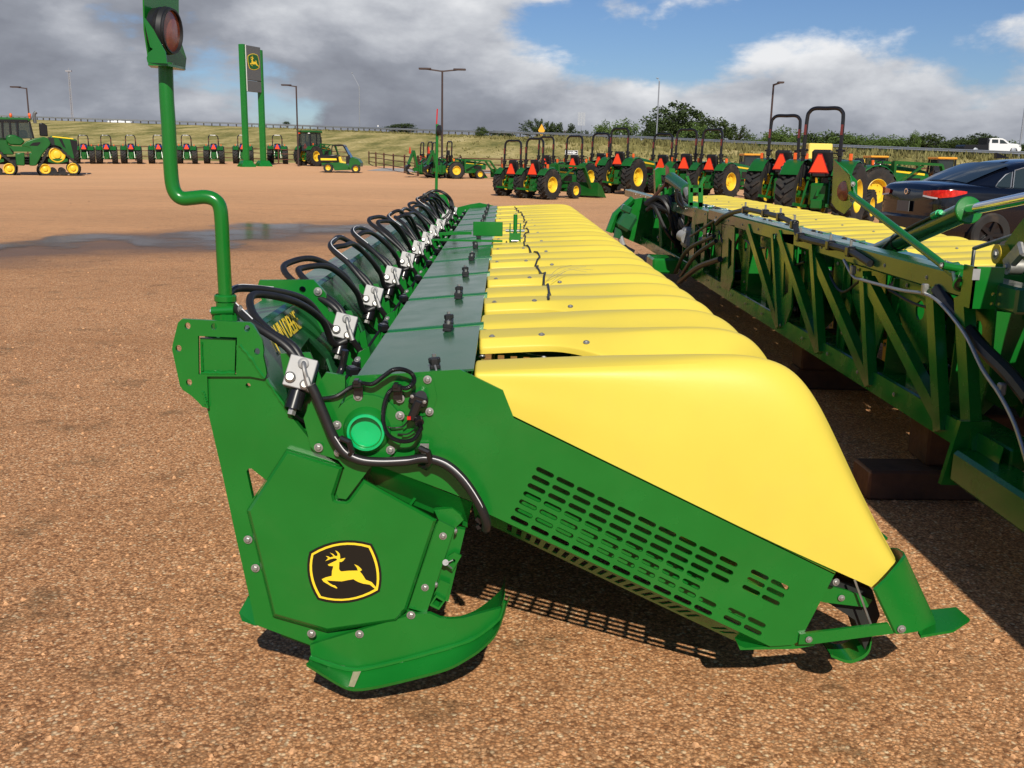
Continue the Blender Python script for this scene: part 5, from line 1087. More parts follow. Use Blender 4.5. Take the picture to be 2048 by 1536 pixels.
for z0, z1 in ((pz0, lerp(pz0, pz1, .24)), (lerp(pz0, pz1, .255), pz1)):
    b = MB(); b.box(pc + V((0, 0, (z0 + z1) / 2)), (1.75, .34, z1 - z0), MX.Rotation(atan2(su.y, su.x), 3, 'Z'), .01); b.build('panel', M['grey'], S)
emblem(S, pc + sn * .175 + V((0, 0, lerp(pz0, pz1, .66))), su, (0, 0, 1), 1.45)
b = MB(); b.box(pc - su * .93 + sn * .02 + V((0, 0, (pz0 + pz1) / 2)), (.06, .44, pz1 - pz0), MX.Rotation(atan2(su.y, su.x), 3, 'Z')); b.build('panel_trim', M['white'], S)
# roadside signs
def post_sign(name, label, px, py, D, build_, zb=0.0):
    c = P(px, py, D); t = thing(name, label, 'sign', (c.x, c.y, zb)); b = MB(); b.cyl((c.x, c.y + .05, zb), (c.x, c.y + .05, c.z + .1), .045, n=8); b.build('post', M['galv'], t); build_(t, c); return t
def ow(t, c):
    b = MB(); b.box(c, (1.05, .02, .34)); b.build('panel', M['black'], t); b = MB(); b.plate([c + V((x, -.016, z)) for x, z in ((-.46, -.07), (.14, -.07), (.14, -.13), (.46, 0), (.14, .13), (.14, .07), (-.46, .07))], [], (0, -.004, 0)); b.build('arrow', M['white'], t)
    b = MB(); ou = [c + V((x, -.014, z)) for x, z in ((-.52, -.165), (.52, -.165), (.52, .165), (-.52, .165))]; inr = [c + V((x, -.014, z)) for x, z in ((-.49, -.14), (.49, -.14), (.49, .14), (-.49, .14))]; b.plate(ou, [inr], (0, -.003, 0)); b.build('border', M['white'], t)
    x_ = bpy.data.curves.new('lettering', 'FONT'); x_.body = 'ONE WAY'; x_.size = .15; tm = bpy.data.objects.new('l', x_); COL.objects.link(tm); bpy.context.view_layer.update(); me = bpy.data.meshes.new_from_object(tm.evaluated_get(bpy.context.evaluated_depsgraph_get())); bpy.data.objects.remove(tm); me.materials.append(M['black'])
    me.transform(MX.Translation(c + V((-.42, -.023, -.05))) @ MX.Rotation(pi / 2, 4, 'X')); obj('lettering', me, t)
post_sign('one_way_sign', 'black and white one way arrow sign behind the tractors', 1143, 305, 82, ow, .4)
def dia(t, c):
    b = MB(); b.prism([c + V((x, 0, z)) for x, z in ((0, -.95), (.5, 0), (0, .95), (-.5, 0))], (0, .03, 0)); b.build('panel', mat('sign_yellow', (.80, .38, .02), .5), t)
post_sign('warning_sign', 'yellow diamond warning sign beside the highway', 1083, 261, 150, dia, 3.5)
def bk(t, c):
    for dx in (-.42, .0, .42): 
        b = MB(); b.box(c + V((dx, .02, 0)), (.36, .03, 2.0)); b.build('panel', M['galv'], t)
post_sign('sign_back', 'tall narrow grey sign seen edge-on from behind, beside the highway', 1163, 238, 160, bk, 3.5)
def dl(t, c): b = MB(); b.box(c, (.2, .02, .3)); b.build('panel', M['white'], t)
post_sign('delineator', 'white delineator post by the guardrail left of the double-armed lamp', 756, 252, 185, dl, 4.5)
# brown pipe fence
def fence(label, pts, rails=(.35, .75, 1.12)):
    t = thing('pipe_fence', label, 'fence', pts[0]); 
    for p in pts: b = MB(); b.cyl(p - V((0, 0, .2)), p + V((0, 0, 1.25)), .06, n=8); b.build('post', M['rust'], t)
    for h in rails: b = MB(); b.tube([p + V((0, 0, h)) for p in pts], .035, 6); b.build('rail', M['rust'], t)
    return t
f0, f1 = G(836, 352), G(738, 330)
fence('brown pipe fence running back beside the utility vehicle', [V((*f0.xy.lerp(f1.xy, k / 5), 0)) + V((0, 0, gz(*f0.xy.lerp(f1.xy, k / 5)))) for k in range(6)])
fence('brown pipe fence running right behind the backhoe tractors', [V((f0.x + 2.6 * k, f0.y + 1.0 * k, gz(f0.x + 2.6 * k, f0.y + k))) for k in range(5)])
fence('long brown pipe fence behind the back row of tractors', [V((-46 + 3 * k, 84.5, gz(-46 + 3 * k, 84.5))) for k in range(12)], (.4, .85, 1.2))
fence('brown pipe fence in front of the gravel slope at the far right', [V((22 + 2.6 * k, 58 - .2 * k, gz(22 + 2.6 * k, 58))) for k in range(12)], (.4, .8, 1.15))
# ================================================================== tractors and vehicles
def tyre_mesh(R, W, rim, n=20, lug=.045):
    b = MB(); b.lathe([(rim, -W * .42), (R * .80, -W * .5), (R * .93, -W * .47), (R - lug, -W * .36), (R - lug, W * .36), (R * .93, W * .47), (R * .80, W * .5), (rim, W * .42)], (0, 0, 0), (1, 0, 0), 28)
    for k in range(n):
        for s_ in (-1, 1):
            a = 2 * pi * (k + (.5 if s_ > 0 else 0)) / n; c = V((s_ * W * .24, cos(a) * (R - lug * .5), sin(a) * (R - lug * .5)))
            b.box(c, (W * .50, .055 * R / .6, lug * 1.15), MX.Rotation(a - pi / 2, 3, 'X') @ MX.Rotation(s_ * .62, 3, 'Z'))
    return b.mesh('tyre', M['tyre'], 40)
def rim_mesh(r, W, m='yellow2'):
    b = MB(); b.lathe([(r, W * .42), (r * .96, W * .44), (r * .88, W * .34), (r * .84, W * .10), (r * .40, W * .02), (r * .36, W * .12), (r * .16, W * .14), (r * .14, W * .2), (0, W * .2)], (0, 0, 0), (1, 0, 0), 22)
    b.lathe([(r, -W * .42), (r * .9, -W * .4), (r * .85, -W * .1), (0, -W * .1)], (0, 0, 0), (1, 0, 0), 22)
    for k in range(6): a = k * pi / 3; b.cyl((W * .06, cos(a) * r * .58, sin(a) * r * .58), (W * .11, cos(a) * r * .58, sin(a) * r * .58), r * .06, n=6)
    return b.mesh('rim', M[m], 40)
TY = {}
def wheel(t, x, y, R, W, rf=.52, m='yellow2', lug=None, n=20):
    key = (R, W, m)
    if key not in TY: TY[key] = (tyre_mesh(R, W, R * rf, n, lug or R * .075), rim_mesh(R * rf, W, m))
    o = obj('wheel', TY[key][0], None); o.parent = t; o.location = (x, y, R); q = obj('rim', TY[key][1], None); q.parent = o
    if x < 0: q.rotation_euler = (0, 0, pi)
    o.name = 'wheel'; return o
smv_m = mat('smv_red_border', (.35, .01, .01), .5)
ropsred = mat('rops_label', (.13, .02, .018), .6)
def tractor(name, R=.62, blue=False, loader=False, folded=False, hoe=False, cab=False, exh=False, hh=2.42):
    """utility tractor facing +Y, rear axle above the origin; parts are local to the root"""
    t = bpy.data.objects.new(name, None); COL.objects.link(t)
    def bd(b, nm, m, par=None, ang=35): o = obj(nm, b.mesh(nm, M[m] if isinstance(m, str) else m, ang), None); o.parent = par or t; return o
    W = R * .62; tx_ = .36 + W * .62; f = R / .62; fr = R * .58; wb = 1.72 * (f * .5 + .5)
    for s_ in (-1, 1): wheel(t, s_ * tx_, 0, R, W); wheel(t, s_ * (tx_ - .06), wb, fr, W * .68, .55)
    b = MB(); b.box((0, .15, R * .98), (.42, .8, .48 * f), None, .05); b.cyl((-tx_, 0, R), (tx_, 0, R), .09, n=10); b.box((0, wb * .6, R * .95), (.34, wb * .9, .28), None, .03); b.cyl((-tx_ + .1, wb, fr), (tx_ - .1, wb, fr), .06, n=8); bd(b, 'chassis', 'green2')
    z0, z1 = R * 1.12, R * 1.12 + .62 * f; y0, y1 = wb * .42, wb + .52
    b = MB(); rows = []
    for u in (0, .3, .6, .85, .96, 1):
        y = lerp(y0, y1, u); w_ = lerp(.29, .24, u) * f; zt = lerp(z1, z1 - .16 * f, u ** 1.6) - (.06 if u == 1 else 0); rows.append([V((-w_, y, z0)), V((-w_, y, zt - .12)), V((-w_ * .8, y, zt - .02)), V((0, y, zt)), V((w_ * .8, y, zt - .02)), V((w_, y, zt - .12)), V((w_, y, z0))])
    b.loft(rows); b.f.append(tuple(range(7))); b.f.append(tuple(35 + k for k in range(7))); hd = bd(b, 'hood', 'green2')
    for s_ in (-1, 1):
        b = MB(); b.bar((s_ * .285 * f, y0 + .1, z1 - .16 * f), (s_ * .255 * f, y1 - .2, z1 - .25 * f), .012, .055 * f); bd(b, 'hood_stripe', 'decaly', hd)
        b = MB(); b.box((s_ * .262 * f, lerp(y0, y1, .62), z0 + .16 * f), (.03, .5, .22 * f)); bd(b, 'side_grille', 'blackg', hd)
    b = MB(); b.box((0, y1 + .005, lerp(z0, z1, .38)), (.40 * f, .03, .36 * f), None, .01); bd(b, 'front_grille', 'blackg', hd)
    for s_ in (-1, 1):
        b = MB(); rows = []
        for k in range(9):
            a = lerp(-.15, 2.55, k / 8); r_ = R * 1.10; rows.append([V((s_ * (tx_ - W * .62), r_ * cos(a), R + r_ * sin(a))), V((s_ * (tx_ + W * .30), r_ * cos(a), R + r_ * sin(a))), V((s_ * (tx_ + W * .36), r_ * cos(a) * .96, R + r_ * sin(a) * .96))])
        b.loft(rows); bd(b, 'fender', 'green2')
        b = MB(); b.box((s_ * (tx_ - .02), -.12, R * 2.18), (.07, .08, .15), None, .01); bd(b, 'marker_lamp', mat('amber_lamp', (.75, .12, .02), .3) if 'amber_lamp' not in bpy.data.materials else bpy.data.materials['amber_lamp'])
    zs = R * 1.62
    if not cab:
        b = MB(); b.box((0, .12, zs), (.48, .46, .12), None, .04); b.box((0, -.12, zs + .30), (.46, .12, .50), MX.Rotation(.2, 3, 'X'), .05); bd(b, 'seat', 'black')
        if not blue: b = MB(); b.box((0, -.06, zs + .34), (.36, .10, .40), MX.Rotation(.2, 3, 'X'), .04); bd(b, 'seat_cushion', 'yellow2')
        else:
            b = MB(); b.box((0, .02, zs + .30), (.52, .48, .40), MX.Rotation(.15, 3, 'X'), .10); bd(b, 'seat_cover', 'blue')
        b = MB(); b.box((0, y0 - .02, zs - .05), (.42, .26, .5), None, .05); b.cyl((0, y0 - .1, zs + .15), (0, y0 - .22, zs + .36), .025, n=8); bd(b, 'dashboard', 'blackg')
        b = MB(); c = V((0, y0 - .24, zs + .38)); b.tube([c + V((.19 * cos(a * pi / 9), .19 * sin(a * pi / 9) * .8, .19 * sin(a * pi / 9) * .55)) for a in range(18)], .016, 6, closed=True); b.bar(c - V((.18, 0, 0)), c + V((.18, 0, 0)), .02, .02); bd(b, 'steering_wheel', 'blackg')
        hw = .40; zr = R * 1.25
        if not folded:
            b = MB(); b.tube(spline([(-hw - .02, -.22, zr), (-hw, -.22, zr + (hh - zr) * .45), (-hw + .01, -.20, hh - .22), (-hw + .05, -.19, hh - .07), (-hw + .16, -.19, hh), (0, -.19, hh), (hw - .16, -.19, hh), (hw - .05, -.19, hh - .07), (hw - .01, -.20, hh - .22), (hw, -.22, zr + (hh - zr) * .45), (hw + .02, -.22, zr)], 4), .043, 8); rb_ = bd(b, 'roll_bar', 'blackg')
            for s_ in (-1, 1):
                zh = zr + (hh - zr) * .44; b = MB(); b.box((s_ * hw, -.21, zh), (.10, .13, .17), None, .02); b.cyl((s_ * (hw - .1), -.21, zh + .05), (s_ * (hw + .1), -.21, zh + .05), .025, n=8); bd(b, 'hinge', 'blackg', rb_)
                b = MB(); b.box((s_ * (hw - .005), -.245, lerp(zh, hh, .52)), (.05, .03, .22)); bd(b, 'label', ropsred, rb_)
        else:
            b = MB(); b.tube(spline([(-hw, -.22, zr), (-hw, -.22, zr + .55), (-hw, -.45, zr + .75), (-hw + .05, -1.0, zr + .62), (-.2, -1.12, zr + .58), (.2, -1.12, zr + .58), (hw - .05, -1.0, zr + .62), (hw, -.45, zr + .75), (hw, -.22, zr + .55), (hw, -.22, zr)], 4), .036, 8); bd(b, 'roll_bar', 'blackg')
    else:
        ca, cb2, zc0, zc1 = -.35, .95, R * 1.5, R * 1.5 + 1.42
        b = MB()
        for x in (-.62, .62):
            for y, lean in ((ca, .0), (.38, 0), (cb2, -.12)): b.bar((x, y, zc0), (x * .93, y + lean, zc1), .07, .07, (0, 1, 0))
        for z in (zc0, zc1):
            for x in (-.6, .6): b.bar((x, ca, z), (x, cb2 - (.1 if z > zc0 else 0), z), .07, .07)
            for y in (ca, cb2 - (.1 if z > zc0 else 0)): b.bar((-.6, y, z), (.6, y, z), .07, .07)
        cabo = bd(b, 'cab', 'blackg')
        for x in (-1, 1): b = MB(); b.prism([(x * .60, ca, zc0), (x * .60, cb2, zc0), (x * .57, cb2 - .1, zc1), (x * .57, ca, zc1)], (x * .01, 0, 0)); bd(b, 'window', glassclear, cabo)
        for y, y2 in ((ca, ca), (cb2, cb2 - .1)): b = MB(); b.prism([(-.58, y, zc0), (.58, y, zc0), (.55, y2, zc1), (-.55, y2, zc1)], (0, .01, 0)); bd(b, 'window', glassclear, cabo)
        b = MB(); b.box((0, .28, zc1 + .09), (1.38, 1.55, .18), None, .06); rf = bd(b, 'roof', 'green2')
        b = MB(); b.box((0, .12, zs), (.48, .46, .12), None, .04); b.box((0, -.1, zs + .34), (.46, .12, .6), None, .05); bd(b, 'seat', 'black')
        for s_ in (-1, 1): b = MB(); b.box((s_ * .5, ca - .06, zc1 - .03), (.16, .06, .1)); bd(b, 'work_lamp', 'orange' if s_ < 0 else 'white', rf)
    zt_ = R * 1.95 if not hoe else 1.62; yt = -.34 if not hoe else -1.52
    b = MB(); b.prism([(-.20, yt, zt_ - .17), (.20, yt, zt_ - .17), (.035, yt, zt_ + .20), (-.035, yt, zt_ + .20)], (0, .012, 0)); sm = bd(b, 'warning_triangle', 'orange')
    b = MB(); b.prism([(-.225, yt + .014, zt_ - .19), (.225, yt + .014, zt_ - .19), (.045, yt + .014, zt_ + .225), (-.045, yt + .014, zt_ + .225)], (0, .006, 0)); bd(b, 'border', smv_m, sm)
    b = MB(); b.box((0, -.27, zt_ - .12), (.30, .1, .3), None, .02); bd(b, 'rear_console', 'black')
    if not hoe:
        for s_ in (-1, 1):
            b = MB(); b.bar((s_ * .26, -.05, R * .62), (s_ * .36, -.78, R * .72), .04, .07); b.bar((s_ * .30, -.42, R * .66), (s_ * .24, -.22, R * 1.45), .035, .035, (0, 1, 0)); b.bar((s_ * .2, .05, R * 1.42), (s_ * .24, -.30, R * 1.52), .05, .05); bd(b, 'hitch_arm', 'green2')
        b = MB(); b.bar((0, -.1, R * 1.35), (0.02, -.38, R * .95), .05, .05); b.box((0, -.30, R * .72), (.26, .14, .22), None, .03); bd(b, 'top_link', 'green2')
    if exh:
        b = MB(); b.cyl((.36, wb * .62, z0), (.36, wb * .62, z1 + .42), .045, n=10); b.tube(spline([(.36, wb * .62, z1 + .40), (.36, wb * .62, z1 + .55), (.42, wb * .62, z1 + .60)], 4), .035, 8); bd(b, 'exhaust', 'blackg')
    if loader:
        for s_ in (-1, 1):
            x = s_ * .46 * f; b = MB(); b.bar((x, wb * .42, R * .8), (x, wb * .40, z1 + .10), .09, .16, (1, 0, 0)); bd(b, 'loader_upright', 'green2')
            b = MB(); k1, k2, k3 = V((x, wb * .40, z1 + .08)), V((x, wb + .72, z1 + .02)), V((x, wb + 1.28, .38)); b.bar(k1, k2, .08, .14, (1, 0, 0)); b.bar(k2, k3, .08, .13, (1, 0, 0)); b.bar((x, wb * .42, R * 1.15), k1.lerp(k2, .62) - V((0, 0, .05)), .06, .06); la = bd(b, 'loader_arm', 'green2')
            b = MB(); b.bar(k1.lerp(k2, .15) + V((s_ * .045, 0, .03)), k1.lerp(k2, .85) + V((s_ * .045, 0, .03)), .006, .03, (1, 0, 0)); bd(b, 'arm_stripe', 'decaly', la)
        b = MB(); pr = [(wb + 1.22, .62), (wb + 1.25, .10), (wb + 1.85, .03), (wb + 1.85, .06), (wb + 1.30, .14), (wb + 1.27, .62)]; b.prism([(-.76, y, z) for y, z in pr], (1.52, 0, 0))
        for s_ in (-.75, .74): b.prism([(s_, wb + 1.25, .62), (s_, wb + 1.26, .10), (s_, wb + 1.85, .04), (s_, wb + 1.5, .5)], (.012, 0, 0))
        bd(b, 'bucket', 'green2')
    if hoe:
        b = MB(); b.box((0, -.75, .55), (.5, .5, .45), None, .04); b.bar((0, -.6, .5), (0, -1.3, .5), .25, .2); fr_ = bd(b, 'backhoe_frame', 'green2')
        k1, k2, k3 = V((0, -1.05, .62)), V((0, -1.28, 1.62)), V((0, -1.62, .80))
        b = MB(); b.bar(k1, k2, .14, .24, (1, 0, 0)); bd(b, 'boom', 'green2'); b = MB(); b.bar(k2, k3, .13, .20, (1, 0, 0)); b.bar(k2 + V((0, .12, -.2)), k2.lerp(k3, .5), .06, .06); bd(b, 'dipper', 'green2')
        b = MB(); pr = [(-1.56, .80), (-1.80, .68), (-1.83, .38), (-1.62, .18), (-1.3, .16), (-1.32, .22), (-1.58, .28), (-1.72, .46), (-1.5, .72)]; b.prism([(-.2, y, z) for y, z in pr], (.4, 0, 0)); bd(b, 'backhoe_bucket', 'blackg')
        for s_ in (-1, 1): b = MB(); b.bar((s_ * .3, -.8, .5), (s_ * .62, -.95, .9), .09, .11); b.bar((s_ * .62, -.95, .9), (s_ * .66, -.98, .35), .07, .07); b.box((s_ * .66, -.98, .30), (.2, .3, .04)); bd(b, 'stabiliser', 'green2')
    t['hh'] = hh
    return t
glassclear = mat('cab_glass', (.05, .07, .07), .04, spec=.6, alpha=.45)
PROTO = {}
def place(px, py, head, label, key, group, top=None, **kw):
    """stand a tractor on the yard with its rear axle below pixel (px, py), heading `head` degrees right of straight away"""
    g = G(px, py)
    if key not in PROTO: o = tractor('tractor', **kw); PROTO[key] = o
    else: o = copy_tree(PROTO[key])
    s_ = 1.0
    if top is not None:
        d = ray(px, top); zt = EYE.z + d.z * (g.y / d.y); s_ = (zt - g.z) / PROTO[key]['hh']
    o.name = 'tractor'
    o.location = (g.x, g.y, g.z - .015); o.rotation_euler = (0, 0, -rad(head)); o.scale = (s_, s_, s_)
    if 'hh' in o and o is not PROTO[key]: del o['hh']
    tag(o, label, 'tractor', group); return o
gr1 = 'small open tractors parked in the back row'
rowl = ['small open tractor with blue seat cover, first beside the tracked tractor', 'small open tractor with blue seat cover, second from the tracked tractor', 'small open tractor with blue seat cover, third from the tracked tractor', 'small open tractor with blue seat cover, just left of the marker post',
        'small open tractor with blue seat cover, just right of the marker post', 'small open tractor with blue seat cover, midway between marker post and pylon sign', 'small open tractor half hidden behind the legs of the pylon sign', 'small open tractor with blue seat cover right of the pylon sign']
for (x, lb) in zip((170, 215, 264, 319, 375, 429, 487, 556), rowl): place(x, 327.5, math.degrees(math.atan((x - 1008) / F)) + 3, lb, 'row', gr1, top=270.5, R=.74, blue=True, exh=True, hh=2.42)
gr2 = 'open tractors parked on the right'
place(1030, 393, 36, 'leftmost open compact tractor of the mid-yard group, at the near corner', 'cmp', gr2, top=281, R=.56, hh=2.2)
place(1074, 398, 40, 'compact tractor with front loader and bucket, nearest the foreground head', 'ldr', gr2, top=277, R=.56, loader=True, hh=2.2)
place(1096, 378, 40, 'compact tractor right behind the loader tractor', 'cmp', gr2, top=274)
place(1152, 380, 40, 'compact tractor behind the one way sign arrow', 'cmp', gr2, top=272)
place(1204, 380, 40, 'compact tractor just left of the big utility tractor with wide rear wheels', 'cmp', gr2, top=267)
place(1240, 388, 38, 'utility tractor with wide yellow-rimmed rear wheels in the middle of the group', 'utl', gr2, top=257, R=.70, hh=2.55)
place(1326, 386, 38, 'compact tractor behind the far end of the right-hand head', 'cmp', gr2, top=268)
place(1372, 392, 38, 'open tractor just right of the far tower of the right-hand head', 'cm2', gr2, top=259, R=.60, hh=2.35)
place(1424, 396, 46, 'open tractor showing one large yellow rear rim above the right-hand head', 'cm2', gr2, top=259)
place(1562, 428, 36, 'large open tractor with tall black roll bar, second tallest of all', 'utl', gr2, top=231)
place(1636, 452, 34, 'large open tractor with the tallest black roll bar', 'utl', gr2, top=216)
place(1716, 426, 72, 'loader tractor with folded roll bar facing right in front of the dark car', 'fld', gr2, R=.74, loader=True, folded=True, hh=2.4)
place(617, 332, 30, 'green tractor with glass cab behind the utility vehicle', 'cab', 'cab tractor', R=.80, cab=True, exh=True, loader=True)
gr3 = 'backhoe loader tractors'
place(905, 357, 66, 'backhoe loader tractor with bucket, nearest of the backhoe group', 'hoe', gr3, top=283, R=.50, hoe=True, loader=True, hh=2.15)
place(866, 355, 66, 'backhoe loader tractor half hidden behind the nearest backhoe', 'hoe', gr3, top=284)
place(850, 349, 70, 'compact tractor at the back of the backhoe group, left roll bar', 'cmp', gr3, top=285)
place(874, 349, 70, 'compact tractor at the back of the backhoe group, right roll bar', 'cmp', gr3, top=285)

# ---- articulated tracked tractor at the left edge (profile measured in its own side plane)
TB = G(60, 351); TY0 = TB.y
TT = thing('tracked_tractor', 'large green four-track articulated tractor with cab at the left edge', 'tractor', TB)
def zt_(x, y): return (x / 9.033, 200 + y / 9.033)
def T3(pts, dy): return [P(*zt_(*p), TY0 + dy) * 1.0 for p in pts]
def prof(name, pts, y0, y1, m, par=TT, bev=0):
    q = [P(*zt_(*p), TY0) for p in pts]; b = MB(); b.prism([p + V((0, y0, 0)) for p in q], (0, y1 - y0, 0)); o = b.build(name, M[m] if isinstance(m, str) else m, par, 30)
    if bev: md = o.modifiers.new('b', 'BEVEL'); md.width = bev; md.segments = 2; md.limit_method = 'ANGLE'
    return o
bodyy = (0.15, 2.45)
prof('engine_hood', [(880, 610), (930, 585), (1240, 612), (1390, 668), (1395, 800), (1340, 1060), (1180, 1000), (980, 800), (900, 760)], .55, 2.05, 'green2', bev=.06)
prof('hood_stripe', [(935, 590), (1310, 632), (1325, 655), (935, 612)], .535, .56, 'decaly')
prof('grille', [(1255, 660), (1392, 690), (1395, 830), (1345, 1040), (1330, 1000)], .54, 2.06, 'blackg')
prof('side_vent', [(1050, 640), (1110, 650), (1185, 840), (1130, 800)], .54, .56, 'blackg')
prof('hood_collar', [(860, 610), (960, 630), (985, 800), (900, 780)], .52, 2.08, 'black')
prof('front_fender', [(380, 790), (470, 700), (620, 640), (780, 610), (860, 640), (905, 720), (900, 770), (760, 950), (660, 1160), (640, 1175), (560, 1180), (560, 880), (520, 820)], .05, .95, 'green2', bev=.05)
prof('fuel_tank', [(280, 930), (440, 920), (450, 1175), (300, 1165)], .05, .9, 'green2', bev=.05); prof('fuel_tank', [(525, 930), (640, 900), (660, 1000), (640, 1170), (530, 1175)], .06, .9, 'green2', bev=.05)
for k in range(5): prof('step', [(445, 950 + k * 48), (530, 955 + k * 48), (530, 968 + k * 48), (445, 963 + k * 48)], .02, .6, 'blackg')
prof('cab_base', [(110, 600), (180, 570), (260, 575), (400, 650), (450, 700), (380, 780), (180, 770), (120, 700)], .25, 2.2, 'green2', bev=.08)
prof('rear_body', [(-700, 640), (110, 625), (150, 760), (250, 800), (250, 960), (-100, 960), (-700, 900)], .5, 2.0, 'green2', bev=.05)
prof('platform', [(160, 790), (520, 800), (600, 900), (250, 900)], .08, .9, 'green2')
prof('window_inset', [(525, 780), (590, 725), (720, 712), (715, 740), (670, 785)], .03, .06, 'blackg')
prof('cab_roof', [(-120, 240), (0, 232), (480, 238), (545, 250), (545, 290), (500, 315), (-140, 315)], .3, 2.3, 'green2', bev=.05)
prof('light_bar', [(-120, 275), (500, 275), (490, 320), (-110, 320)], .28, 2.32, 'blackg')
for a, c in (((40, 320), (60, 620)), ((175, 320), (195, 580)), ((525, 310), (600, 640)), ((305, 320), (320, 600)), ((-110, 320), (-100, 620))):
    b = MB()
    for dy in (.35, 2.2): b.bar(P(*zt_(*a), TY0) + V((0, dy, 0)), P(*zt_(*c), TY0) + V((0, dy, 0)), .10, .10, (0, 1, 0))
    b.build('cab_pillar', M['blackg'], TT)
prof('cab_glass', [(-110, 320), (525, 320), (590, 640), (-100, 640)], .36, .37, glassclear); prof('cab_glass', [(-110, 320), (525, 320), (590, 640), (-100, 640)], 2.2, 2.21, glassclear)
b = MB(); sp0 = P(*zt_(400, 560), TY0) + V((0, 1.2, 0)); b.box(sp0, (.55, .6, .5), None, .1); b.box(sp0 + V((-.25, 0, .5)), (.2, .55, .8), None, .08); b.build('seat', M['black'], TT)
prof('exhaust_box', [(690, 340), (760, 330), (840, 380), (860, 600), (710, 590)], .7, 1.1, 'blackg', bev=.05)
b = MB(); b.tube(spline([P(*zt_(760, 350), TY0 + .9), P(*zt_(740, 220), TY0 + .9), P(*zt_(750, 160), TY0 + .9), P(*zt_(780, 130), TY0 + .9)], 5), .10, 12); b.build('exhaust', M['grey'], TT)
for x, y, dy in ((285, 200, .6), (597, 190, .5)): b = MB(); c = P(*zt_(x, y), TY0 + dy); b.sphere(c, (.09, .09, .13)); b.cyl(c, c - V((0, 0, .25)), .05, n=8); b.build('beacon', bpy.data.materials['amber_lamp'], TT)
def track(dx, nm='track_unit'):
    pts = [(980, 785), (1060, 815), (1130, 880), (1400, 1150), (1440, 1240), (1420, 1320), (1350, 1350), (1000, 1352), (760, 1352), (690, 1310), (680, 1240), (720, 1140), (850, 860), (900, 800)]
    q = spline([P(*zt_(x + dx, y), TY0) for x, y in pts + [pts[0]]], 5)[:-1]; c = sum(q, V()) / len(q); b = MB(); rows = []
    for p in q:
        d = (c - p); d.y = 0; d.normalize(); rows.append([p, p + V((0, .62, 0)), p + d * .12 + V((0, .62, 0)), p + d * .12])
    b.loft(rows, cu=True, cv=True)
    for i in range(0, len(q), 1): b.box(q[i] + V((0, .31, 0)), (.10, .66, .10), MX.Rotation(i * .4, 3, 'Y'))
    tr = b.build(nm, M['tyre'], TT)
    for x, y, r_ in ((1020, 960, .47), (810, 1240, .31), (1312, 1232, .33)):
        o = P(*zt_(x + dx, y), TY0); b = MB(); b.lathe([(r_, .5), (r_, .02), (r_ * .9, .0), (r_ * .8, .10), (r_ * .5, .12), (r_ * .45, .03), (r_ * .3, .01), (0, .01)], o, (0, 1, 0), 24); b.build('track_wheel', M['yellow2'], tr)
    for x in (960, 1120): o = P(*zt_(x + dx, 1285), TY0); b = MB(); b.lathe([(.2, .45), (.2, .05), (.1, .05), (.1, .1), (0, .1)], o, (0, 1, 0), 16); b.build('roller', M['black'], tr)
    b = MB(); b.prism([P(*zt_(x + dx, y), TY0) + V((0, .06, 0)) for x, y in ((860, 1040), (1210, 1040), (1220, 1090), (1040, 1140), (860, 1100))], (0, .4, 0)); b.build('track_frame', M['green2'], tr)
for dx in (0, -1132): track(dx); 
for dx in (0, -1132):
    o = [c for c in TT.children if c.name.startswith('track_unit')][0 if dx == 0 else 1]; c = o.copy(); COL.objects.link(c); c.location = (0, 1.95, 0)
    for ch in o.children: k = ch.copy(); COL.objects.link(k); k.parent = c
TT.rotation_euler = (0, 0, -atan2(TB.x, TB.y)); TT.scale = (.93, .93, .93)
prof('chassis', [(-500, 1000), (1250, 1000), (1250, 1150), (-500, 1150)], .9, 1.7, 'black')

# ---- utility vehicle
UG = G(690, 346); U = thing('utility_vehicle', 'green two-seat utility vehicle with black roll cage and yellow wheels', 'utility vehicle', UG)
def uz(x, y): return (450 + x / 3.724, 80 + y / 3.724)
def up(name, pts, y0, y1, m, bev=0):
    q = [P(*uz(*p), UG.y) for p in pts]; b = MB(); b.prism([p + V((0, y0, 0)) for p in q], (0, y1 - y0, 0)); o = b.build(name, M[m], U, 30)
    if bev: md = o.modifiers.new('b', 'BEVEL'); md.width = bev; md.segments = 2; md.limit_method = 'ANGLE'
    return o
up('cargo_bed', [(690, 855), (830, 855), (835, 910), (700, 912), (688, 880)], 0, 1.45, 'blackg', .03); up('bed_stripe', [(712, 880), (830, 882), (832, 896), (714, 896)], -.012, 0, 'decaly')
up('rear_body', [(715, 912), (850, 912), (900, 920), (930, 950), (930, 968), (815, 972), (800, 935), (720, 935)], .05, 1.4, 'green2', .03)
up('front_body', [(925, 890), (945, 870), (985, 885), (1008, 915), (1005, 945), (1000, 935), (950, 940), (940, 965), (915, 965)], .05, 1.4, 'green2', .04)
up('seat', [(838, 870), (858, 868), (870, 905), (900, 910), (900, 922), (850, 922)], .2, 1.2, 'yellow2', .04)
up('door_panel', [(900, 870), (930, 855), (925, 920), (900, 918)], .04, .08, 'blackg')
for dy in (.1, 1.3):
    b = MB(); b.tube(spline([P(*uz(*p), UG.y + dy) for p in ((800, 900), (795, 830), (800, 790), (820, 783), (870, 782), (890, 800), (925, 870), (935, 890))], 4), .035, 8); b.tube([P(*uz(*p), UG.y + dy) for p in ((815, 790), (845, 870))], .03, 6); b.build('roll_cage', M['blackg'], U)
up('roof', [(798, 788), (815, 778), (872, 778), (888, 792), (870, 790), (815, 790)], .05, 1.4, 'blackg')
up('windscreen', [(872, 786), (878, 784), (940, 885), (934, 888)], .1, 1.3, 'glass')
